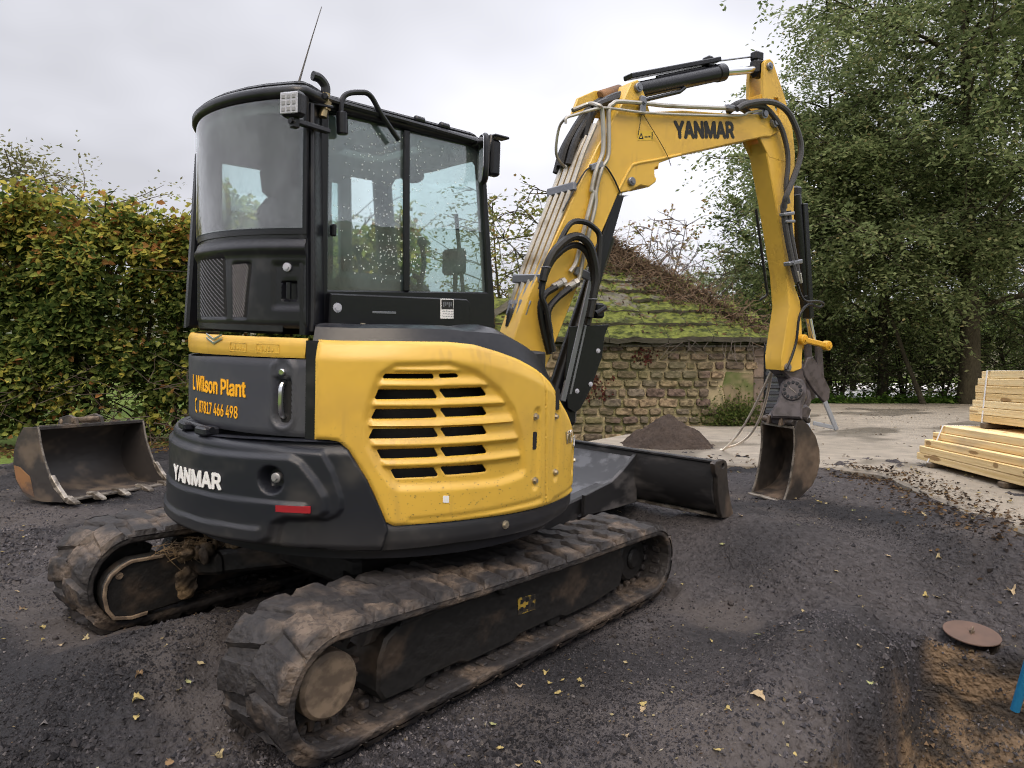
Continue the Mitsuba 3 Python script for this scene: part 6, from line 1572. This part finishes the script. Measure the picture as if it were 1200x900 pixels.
# sparse autumn trees left of the boom and behind the roof
YG = [(.13, .15, .045), (.20, .21, .06), (.28, .25, .07), (.24, .15, .06)]
tree('sparse_tree', 'thin autumn tree with sparse yellow green leaves between cab and boom', 'tree', 600, 17.0, 5.6, .07, 2.1, 18, 5200, .12, YG, [3, 4, 2, 1], 21, low=.12, droop=.25, fork=2, dens=8)
tree('sparse_tree', 'green leafy bush seen through the cab windows', 'bush', 430, 16.0, 4.3, .07, 2.3, 18, 7500, .12, [(.06, .09, .025), (.10, .13, .04), (.18, .19, .06)], [3, 4, 2], 22, low=.08, droop=.3, fork=2, dens=8)
tree('sparse_tree', 'brown leaved shrub rising behind the roof peak', 'bush', 752, 20.0, 5.6, .06, 1.5, 16, 1900, .12, [(.20, .12, .06), (.26, .18, .08), (.22, .22, .08)], [3, 3, 1], 23, low=.2, droop=.2, fork=3, dens=6, bark='m_twig_grey')
tree('bare_shrub', 'bare grey twiggy shrub behind the right slope of the roof', 'bush', 818, 21.0, 4.9, .045, 1.5, 18, 250, .10, [(.25, .22, .12)], [1], 24, low=.15, fork=3, bare=True, dens=3, bark='m_twig_grey')
tree('bare_tree', 'nearly bare tree rising behind the left end of the hedge', 'tree', -30, 13.5, 5.5, .08, 2.4, 24, 17000, .085, [(.19, .19, .085), (.27, .25, .12), (.15, .16, .07)], [2, 2, 2], 25, low=.3, droop=.2, fork=2, dens=5, bark='m_twig_grey')
tree('sparse_tree', 'low green bush left of the old roof behind the digger hoses', 'bush', 612, 15.0, 2.6, .05, 1.2, 14, 4500, .10, [(.09, .12, .03), (.14, .17, .045), (.20, .20, .06)], [3, 4, 2], 26, low=.05, droop=.3, fork=3, dens=8)
tree('sparse_tree', 'green bush against the right end of the roof', 'bush', 868, 17.5, 3.1, .05, 1.2, 14, 4200, .10, [(.07, .10, .03), (.12, .15, .045), (.2, .17, .07)], [3, 4, 2], 27, low=.05, droop=.3, fork=3, dens=8)
# ivy strip at the far edge of the yard
rg = np.random.default_rng(300)
n = 5200
px = rg.uniform(925, 1240, n); dd = rg.uniform(20.8, 23.0, n)
q = CAM[:2] + FLAT_F * dd[:, None] + FLAT_R * ((px - 600) / FPX * dd)[:, None]
P = np.column_stack([q, .28 + np.abs(rg.normal(0, .13, n)) * (.6 + .8 * meshkit.fbm(np.column_stack([q * .9, q[:, 0] * 0]), 2, 4))])
m, c = leaf_small(P, unit(np.column_stack([rg.normal(0, 1, (n, 2)), rg.normal(.1, .4, n)])), unit(np.column_stack([rg.normal(0, .4, (n, 2)), np.ones(n)])), rg.uniform(.10, .17, n), rg.uniform(.07, .12, n), pick(rg, n, [(.06, .12, .025), (.10, .19, .04), (.15, .24, .05)], [3, 3, 2]))
add('ground_cover', m, 'm_leaf', smooth=False, color=c, kind='stuff', label='low bright green ground cover at the far edge of the yard', cat='ground cover')

# dead creeper over the right hip of the roof
rg = np.random.default_rng(55)
def on_roof(s, t):
    """s along the eaves 0..1, t up the slope 0..1 on the front slope."""
    c0, c1 = corner[0], corner[1]
    mid = (c0 + c1) / 2; b = c1 - c0
    return (mid + b * (s - .5) * (1 - t)[:, None] if np.ndim(s) == 0 else mid + b * ((s - .5) * (1 - t))[:, None]) + (AP - mid) * t[:, None]
CRP = thing('dead_creeper', 'tangle of dead brown creeper over the top and right side of the mossy roof', 'creeper')
def creeper_pts(n):
    t = rg.uniform(-.02, 1.03, n)
    lo = np.interp(t, [0, .15, .35, .55, .68, .80], [.97, .88, .75, .66, .34, -.1])
    w = np.abs(rg.normal(0, .20, n)); s = 1.02 - w * (1.5 + t)
    k = (s > lo + rg.normal(0, .05, n)) & (s > -.05)
    t, s = t[k], s[k]
    c0, c1 = corner[0], corner[1]; mid = (c0 + c1) / 2
    P = mid + (c1 - c0) * ((s - .5) * (1 - np.minimum(t, .97)))[:, None] + (AP - mid) * t[:, None]
    nn = np.cross(c1 - c0, AP - mid); nn /= np.linalg.norm(nn)
    hump = .04 + .15 * np.exp(-((1.0 - s) / .35) ** 2) + .10 * t
    return P + nn * (np.abs(rg.normal(0, .5, len(P))) * hump)[:, None]
P = creeper_pts(15000); n = len(P)
m, c = leaf_small(P, unit(rg.normal(0, 1, (n, 3)) * [1, 1, .7]), unit(rg.normal(0, .6, (n, 3)) + [0, -.4, .8]), rg.uniform(.05, .12, n), rg.uniform(.03, .06, n), pick(rg, n, [(.095, .066, .044), (.14, .10, .066), (.20, .145, .095), (.07, .052, .038), (.10, .125, .04)], [4, 4, 2, 3, .7]))
add('dead_leaves', gb(m), 'm_leaf', CRP, smooth=False, color=c, kind='stuff')
nL = 800
tt = rg.uniform(0, .72, nL); ss_ = rg.uniform(.05, .98, nL)
c0, c1 = corner[0], corner[1]; mid = (c0 + c1) / 2
nn = np.cross(c1 - c0, AP - mid); nn /= np.linalg.norm(nn)
PL = mid + (c1 - c0) * ((ss_ - .5) * (1 - tt))[:, None] + (AP - mid) * tt[:, None] + nn * (.17 + rg.random(nL)[:, None] * .03)
m, c = leaf_small(PL, unit(rg.normal(0, 1, (nL, 3)) * [1, 1, .5]), unit(rg.normal(0, .3, (nL, 3)) + nn), rg.uniform(.04, .11, nL), rg.uniform(.02, .05, nL), pick(rg, nL, [(.12, .075, .045), (.17, .11, .06), (.07, .05, .035), (.12, .15, .04), (.17, .20, .05)], [3, 3, 3, 2, 2]))
add('fallen_leaves', gb(m), 'm_leaf', CRP, smooth=False, color=c, kind='stuff')
Q = creeper_pts(4200); tw = []
for p in Q[:1700]:
    d = rg.normal(0, 1, 3) * [1, .6, .6]; d /= np.linalg.norm(d); L = rg.uniform(.15, .55)
    e_ = p + d * L; md = (p + e_) / 2 + rg.normal(0, .06, 3)
    tw.append(sweep(np.array([p, md, e_]), [.007, .005, .0025], 4, False))
add('stem', gb(cat_(tw)), 'm_twig_brown', CRP, kind='stuff', smooth=True)
hang = []
for k in range(26):
    x = rg.uniform(3.3, 5.0); p = np.array([x, -.2, Z1 + .1]); e_ = p + np.array([rg.normal(0, .25), -.05, -rg.uniform(.1, .45)])
    hang.append(sweep(catmull(np.array([p, (p + e_) / 2 + rg.normal(0, .05, 3), e_]), 3), np.linspace(.006, .003, 7), 4, False))
add('hanging_stem', gb(cat_(hang)), 'm_twig_grey', CRP, kind='stuff', smooth=True)
# red creeper leaves on the wall
n = 260
P = np.column_stack([rg.normal(1.85, .25, n).clip(.9, 2.6), -.075 - rg.random(n) * .02, rg.uniform(.75, 1.15, n)])
P = np.vstack([P, np.column_stack([rg.normal(2.9, .1, 60), np.full(60, -.085), rg.uniform(1.35, 1.62, 60)])]); n = len(P)
m, c = leaf_small(P, unit(rg.normal(0, 1, (n, 3)) * [1, .2, 1]), unit(rg.normal(0, .3, (n, 3)) + [0, -1, .2]), rg.uniform(.03, .055, n), rg.uniform(.03, .045, n), pick(rg, n, [(.085, .028, .026), (.13, .045, .035), (.06, .04, .03)], [3, 2, 2]))
add('wall_creeper', gb(m), 'm_leaf', smooth=False, color=c, kind='stuff', label='dark red creeper leaves on the stone wall', cat='creeper')
# moss and weeds at the right foot of the wall
n = 1500
P = np.column_stack([rg.normal(4.45, .28, n).clip(3.7, 5.0), -.03 - np.abs(rg.normal(0, .05, n)), .33 + np.abs(rg.normal(0, .22, n))])
m, c = leaf_small(P, unit(rg.normal(0, 1, (n, 3)) + [0, -.3, .3]), unit(rg.normal(0, .4, (n, 3)) + [0, -.8, .6]), rg.uniform(.03, .07, n), rg.uniform(.02, .035, n), pick(rg, n, [(.07, .10, .03), (.11, .145, .04), (.15, .15, .06)], [3, 3, 1]))
add('wall_weeds', gb(m), 'm_leaf', smooth=False, color=c, kind='stuff', label='small green weeds growing at the foot of the rendered wall', cat='weeds')

# ------------------------------------------------------------------ gravel and fallen leaves
rg = np.random.default_rng(404)
n = 400000
rr_ = 1.5 + 5.2 * rg.random(n) ** 1.75; px = rg.uniform(-80, 1290, n)
q = CAM[:2] + FLAT_F * rr_[:, None] + FLAT_R * ((px - 600) / FPX * rr_)[:, None]
dens = meshkit.fbm(np.column_stack([q * 2.1, q[:, 0] * 0]), 3, 6)
k = (rg.random(n) < np.clip((dens - .30) * 2.4, .10, 1)) & (q[:, 0] > -3.5) & (q[:, 0] < 4.2 + 0 * q[:, 1]) & (q[:, 1] > -4) & (q[:, 1] < 5)
q = q[k]
far_ = q[:, 0] > np.interp(q[:, 1], [-4.2, -2.5, -1.9, -1.3, -.7, .5, 1.2], [1.9, 2.4, 3.2, 4.3, 4.5, 4.0, 3.9]); q = q[~far_]; n = len(q)
base5 = np.array([(1, 0, -.35), (0, 1, -.35), (-1, 0, -.35), (0, -1, -.35), (.15, .1, .75)])
of = np.array([(0, 1, 4), (1, 2, 4), (2, 3, 4), (3, 0, 4)])          # only what stands out of the ground
loose = s01(.42, .68, meshkit.fbm(np.column_stack([q, q[:, 0] * 0]) * .9 + 4.0, 3, 12))
size = (np.exp(rg.normal(-5.36, .42, n)) * (.75 + .55 * loose)).clip(.0028, .018)
verts = base5[None] * rg.uniform(.6, 1.25, (n, 5, 1)) * size[:, None, None] + rg.normal(0, .16, (n, 5, 3)) * size[:, None, None]
a = rg.uniform(0, 6.28, n); b = rg.normal(0, .30, n)
ca, sa, cb, sb = np.cos(a), np.sin(a), np.cos(b), np.sin(b)
x, y, z = verts[..., 0], verts[..., 1], verts[..., 2]
x, z = x * cb[:, None] - z * sb[:, None], x * sb[:, None] + z * cb[:, None]
x, y = x * ca[:, None] - y * sa[:, None], x * sa[:, None] + y * ca[:, None]
gz = ground_z(q[:, 0], q[:, 1])
in_tr = (gz < -.16) & (q[:, 1] < -2.25)
V = np.stack([x + q[:, :1], y + q[:, 1:], z + (gz + size * .18)[:, None]], -1).reshape(-1, 3)
F = (np.arange(n)[:, None, None] * 5 + of).reshape(-1, 3)
colr = pick(rg, n, [(.021, .020, .023), (.034, .032, .036), (.056, .052, .056), (.11, .10, .098), (.014, .0135, .016)], [4, 4, 2.0, .3, 3], .15)
colr = colr * (.72 + .9 * s01(.32, .68, meshkit.fbm(np.column_stack([q, q[:, 0] * 0]) * 1.1 + 2.0, 3, 31)))[:, None]
colr = np.where((in_tr & (rg.random(n) < .62))[:, None], pick(rg, n, [(.085, .058, .036), (.12, .080, .046), (.05, .040, .030)], [2, 2, 3]), colr)
add('gravel', TM(V, F), 'm_vc', smooth=False, color=np.repeat(colr, 5, 0), kind='stuff', label='loose dark crumbs of asphalt planings', cat='gravel')
# bigger clods
hits_c = []
for k in range(46):
    d_ = rg.uniform(2.2, 6.0); pxk = rg.uniform(20, 1180); q1 = at(pxk, d_)
    if track_clear(q1[0], q1[1]) > 0 or q1[0] > 3.2: continue
    r = rg.uniform(.008, .017)
    b = disp_noise(xf(trimesh.creation.icosphere(2), np.diag([r, r * rg.uniform(.6, 1), r * .7])), r * .8, 1.5 / r, k)
    hits_c.append(q1)
    add('clod', xf(b, rotz(rg.uniform(0, 360)), (q1[0], q1[1], float(ground_z(*q1)) + r * .3)), 'm_clod', smooth=50, label='small dark clod lying on the planings', cat='clod', group='clods on the planings')

def leaf_shape(s, lobes, curl, rg):
    t = np.linspace(0, 2 * np.pi, 23)[:-1]
    r = s * (.62 + .34 * np.abs(np.cos(lobes * t / 2)) ** .8) * (1 + .10 * rg.normal(0, 1, len(t)))
    r *= 1 - .35 * np.exp(-((np.abs(t - np.pi)) / .35) ** 2)
    v = np.stack([r * np.cos(t), r * np.sin(t) * .85, np.zeros(len(t))], 1)
    mid = v * .5
    def bend(w): 
        w = w.copy(); w[:, 2] = curl * (w[:, 0] ** 2 * 7 - w[:, 1] ** 2 * 9) + np.abs(w[:, 1]) * .25 + .1 * s * rg.normal(0, .5, len(w)); return w
    v, mid = bend(v), bend(mid); n = len(t); i = np.arange(n); j = (i + 1) % n
    V = np.vstack([v, mid, [[0, 0, 0]]])
    F = np.vstack([np.stack([i, j, j + n], 1), np.stack([i, j + n, i + n], 1), np.stack([i + n, j + n, i * 0 + 2 * n], 1)])
    st = sweep(np.array([(-.2 * s, 0, 0), (-.8 * s, .1 * s, .1 * s), (-1.25 * s, .25 * s, .15 * s)]), [.0012, .001, .0008], 4)
    return cat_([TM(V, F), st])
LCOL = [('m_lf0', (.46, .37, .16)), ('m_lf1', (.40, .33, .19)), ('m_lf2', (.46, .36, .23)), ('m_lf3', (.28, .19, .11)), ('m_lf4', (.34, .35, .17))]
for nme, c in LCOL: mat(nme, {'type': 'principledthin', 'base_color': dirty(c, tuple(x * .55 for x in c), .5, .75, 60), 'roughness': .6, 'diff_trans': .5, 'eta': 1.4})
rg = np.random.default_rng(909)
spots = [(888, 818, 5), (163, 793, 3), (160, 822, 4), (101, 750, 3), (235, 780, 2.6), (210, 812, 2.6), (255, 888, 3), (160, 845, 2.2), (683, 807, 2), (659, 800, 2), (609, 806, 3), (578, 852, 2.5), (737, 660, 2.5), (640, 790, 2.6), (1000, 600, 2.5), (1185, 695, 4), (1075, 560, 4), (990, 585, 3), (960, 590, 4), (868, 606, 3), (936, 562, 3), (1060, 602, 3), (1100, 655, 3), (880, 690, 2.5), (846, 640, 2.2), (1007, 760, 2.6), (1020, 803, 2.4), (50, 752, 2), (72, 758, 2), (30, 716, 2), (85, 715, 2.5), (20, 695, 2), (425, 745, 2.5), (1098, 702, 3), (1085, 700, 3)]
hits = []
def ground_hit(px, py):
    d = FWD + np.cross(FWD, UPV) * (px - 600) / FPX - UPV * (py - 450) / FPX
    t = np.linspace(1.2, 14, 4000); P = CAM + d * t[:, None]
    k = np.argmax(P[:, 2] < ground_z(P[:, 0], P[:, 1])); return P[k]
def slab_z(x, y):
    return .349 if Polygon(slab).contains(Point(x, y)) else -9
cl = 0
for px, py, s in spots: hits.append((ground_hit(px, py)[:2], s * .0062))
while cl < 135:
    d_ = rg.uniform(2.4, 7.2); pxk = rg.uniform(-20, 1220)
    if pxk < 560 and rg.random() < .55: continue
    q1 = at(pxk, d_)
    if track_clear(q1[0], q1[1]) > 0 or abs(q1[0]) < 1.0 and abs(q1[1]) < .9: continue
    if q1[1] < -2.5 and rg.random() < .6: continue
    hits.append((q1, rg.uniform(.007, .017) * (1.3 if rg.random() < .15 else 1))); cl += 1
labels_leaf = []
for (q1, s) in hits:
    zg = max(float(ground_z(q1[0], q1[1])), slab_z(*q1))
    m = leaf_shape(s, int(rg.integers(3, 6)), rg.uniform(-3, 8), rg)
    R_ = rotz(rg.uniform(0, 360)) @ rotx(rg.normal(0, 14)) @ roty(rg.normal(0, 14))
    ci = rg.choice(5, p=[.36, .22, .22, .12, .08]) if len(labels_leaf) else 2
    labels_leaf.append(1)
    cn = ('dry yellow', 'pale straw coloured', 'beige', 'brown', 'yellow green')[ci]
    rel = q1 - CAM[:2]; dd_, pxx = rel @ FLAT_F, 600 + FPX * (rel @ FLAT_R) / (rel @ FLAT_F)
    where = ('on the concrete slab' if slab_z(*q1) > 0 else 'beside the trench' if q1[1] < -2.0 and pxx > 850 else 'on the planings left of the digger tracks' if pxx < 330 else 'between the digger blade and the concrete' if dd_ > 4.6 else 'on the planings right of the near track')
    add('fallen_leaf', xf(m, R_, (q1[0], q1[1], zg + .008 + s * .15)), LCOL[ci][0], smooth=True, label=f'{cn} fallen leaf {where}', cat='leaf', group=f'{cn} fallen leaves {where}')
# crumbs of leaf trodden into the planings
n = 3600
dd_ = 2.1 + 4.6 * rg.random(n) ** 1.2; px = rg.uniform(-20, 1220, n)
q = CAM[:2] + FLAT_F * dd_[:, None] + FLAT_R * ((px - 600) / FPX * dd_)[:, None]
kk_ = (rg.random(n) < np.where(px > 560, .9, .35)) & (q[:, 0] < 4.0) & (track_clear(q[:, 0], q[:, 1]) == 0) & (rg.random(n) < .25 + 1.2 * s01(.45, .65, meshkit.fbm(np.column_stack([q * 1.4, q[:, 0] * 0]), 3, 44)))
q = q[kk_]; n = len(q)
P = np.column_stack([q, ground_z(q[:, 0], q[:, 1]) + .005])
m, c = leaf_small(P, unit(np.column_stack([rg.normal(0, 1, (n, 2)), rg.normal(0, .35, n)])), unit(np.column_stack([rg.normal(0, .45, (n, 2)), np.ones(n)])), rg.uniform(.006, .020, n), rg.uniform(.005, .013, n), pick(rg, n, [(.42, .36, .20), (.30, .24, .14), (.20, .14, .09), (.50, .46, .34), (.12, .085, .06)], [3, 3, 3, 1.5, 3]))
add('leaf_crumbs', m, 'm_leaf', smooth=False, color=c, kind='stuff', label='small pale crumbs of leaf scattered over the planings', cat='leaf litter')
# brown litter and crumbs along the edge of the slab
n = 3400
t = rg.random(n) * (len(e2) - 1); i = t.astype(int).clip(0, len(e2) - 2); fr_ = (t - i)[:, None]
q = e2[i] * (1 - fr_) + e2[i + 1] * fr_ + rg.normal(0, .16, (n, 2)) * (.6 + 1.2 * rg.random((n, 1)))
q = q[(q[:, 1] < -.9) | (rg.random(n) < .18)]; n = len(q)
PS = Polygon(slab); shapely.prepare(PS)
zz = np.where(shapely.contains_xy(PS, q[:, 0], q[:, 1]), .348, ground_z(q[:, 0], q[:, 1]))
P = np.column_stack([q, zz + .006 + np.abs(rg.normal(0, .008, n))])
m, c = leaf_quads(P, unit(np.column_stack([rg.normal(0, 1, (n, 2)), rg.normal(0, .3, n)])), unit(np.column_stack([rg.normal(0, .4, (n, 2)), np.ones(n)])), rg.uniform(.012, .045, n), rg.uniform(.010, .030, n), pick(rg, n, [(.055, .04, .03), (.10, .065, .04), (.17, .11, .06), (.24, .17, .09), (.035, .03, .028)], [4, 3, 2, 1, 4]))
add('leaf_litter', m, 'm_leaf', smooth=False, color=c, kind='stuff', label='brown leaf litter and crumbs along the edge of the concrete', cat='leaf litter')
n = 170
q = np.array([at(a_, b_) for a_, b_ in zip(rg.uniform(850, 1150, n), rg.uniform(7.2, 19, n))])
P = np.column_stack([q, np.full(n, .353)])
m, c = leaf_quads(P, unit(np.column_stack([rg.normal(0, 1, (n, 2)), rg.normal(0, .2, n)])), unit(np.column_stack([rg.normal(0, .3, (n, 2)), np.ones(n)])), rg.uniform(.03, .07, n), rg.uniform(.02, .04, n), pick(rg, n, [(.07, .05, .035), (.13, .085, .05), (.2, .15, .08)], [3, 2, 1]))
add('leaf_litter', m, 'm_leaf', smooth=False, color=c, kind='stuff', label='scattered brown leaves out on the concrete yard', cat='leaf litter')
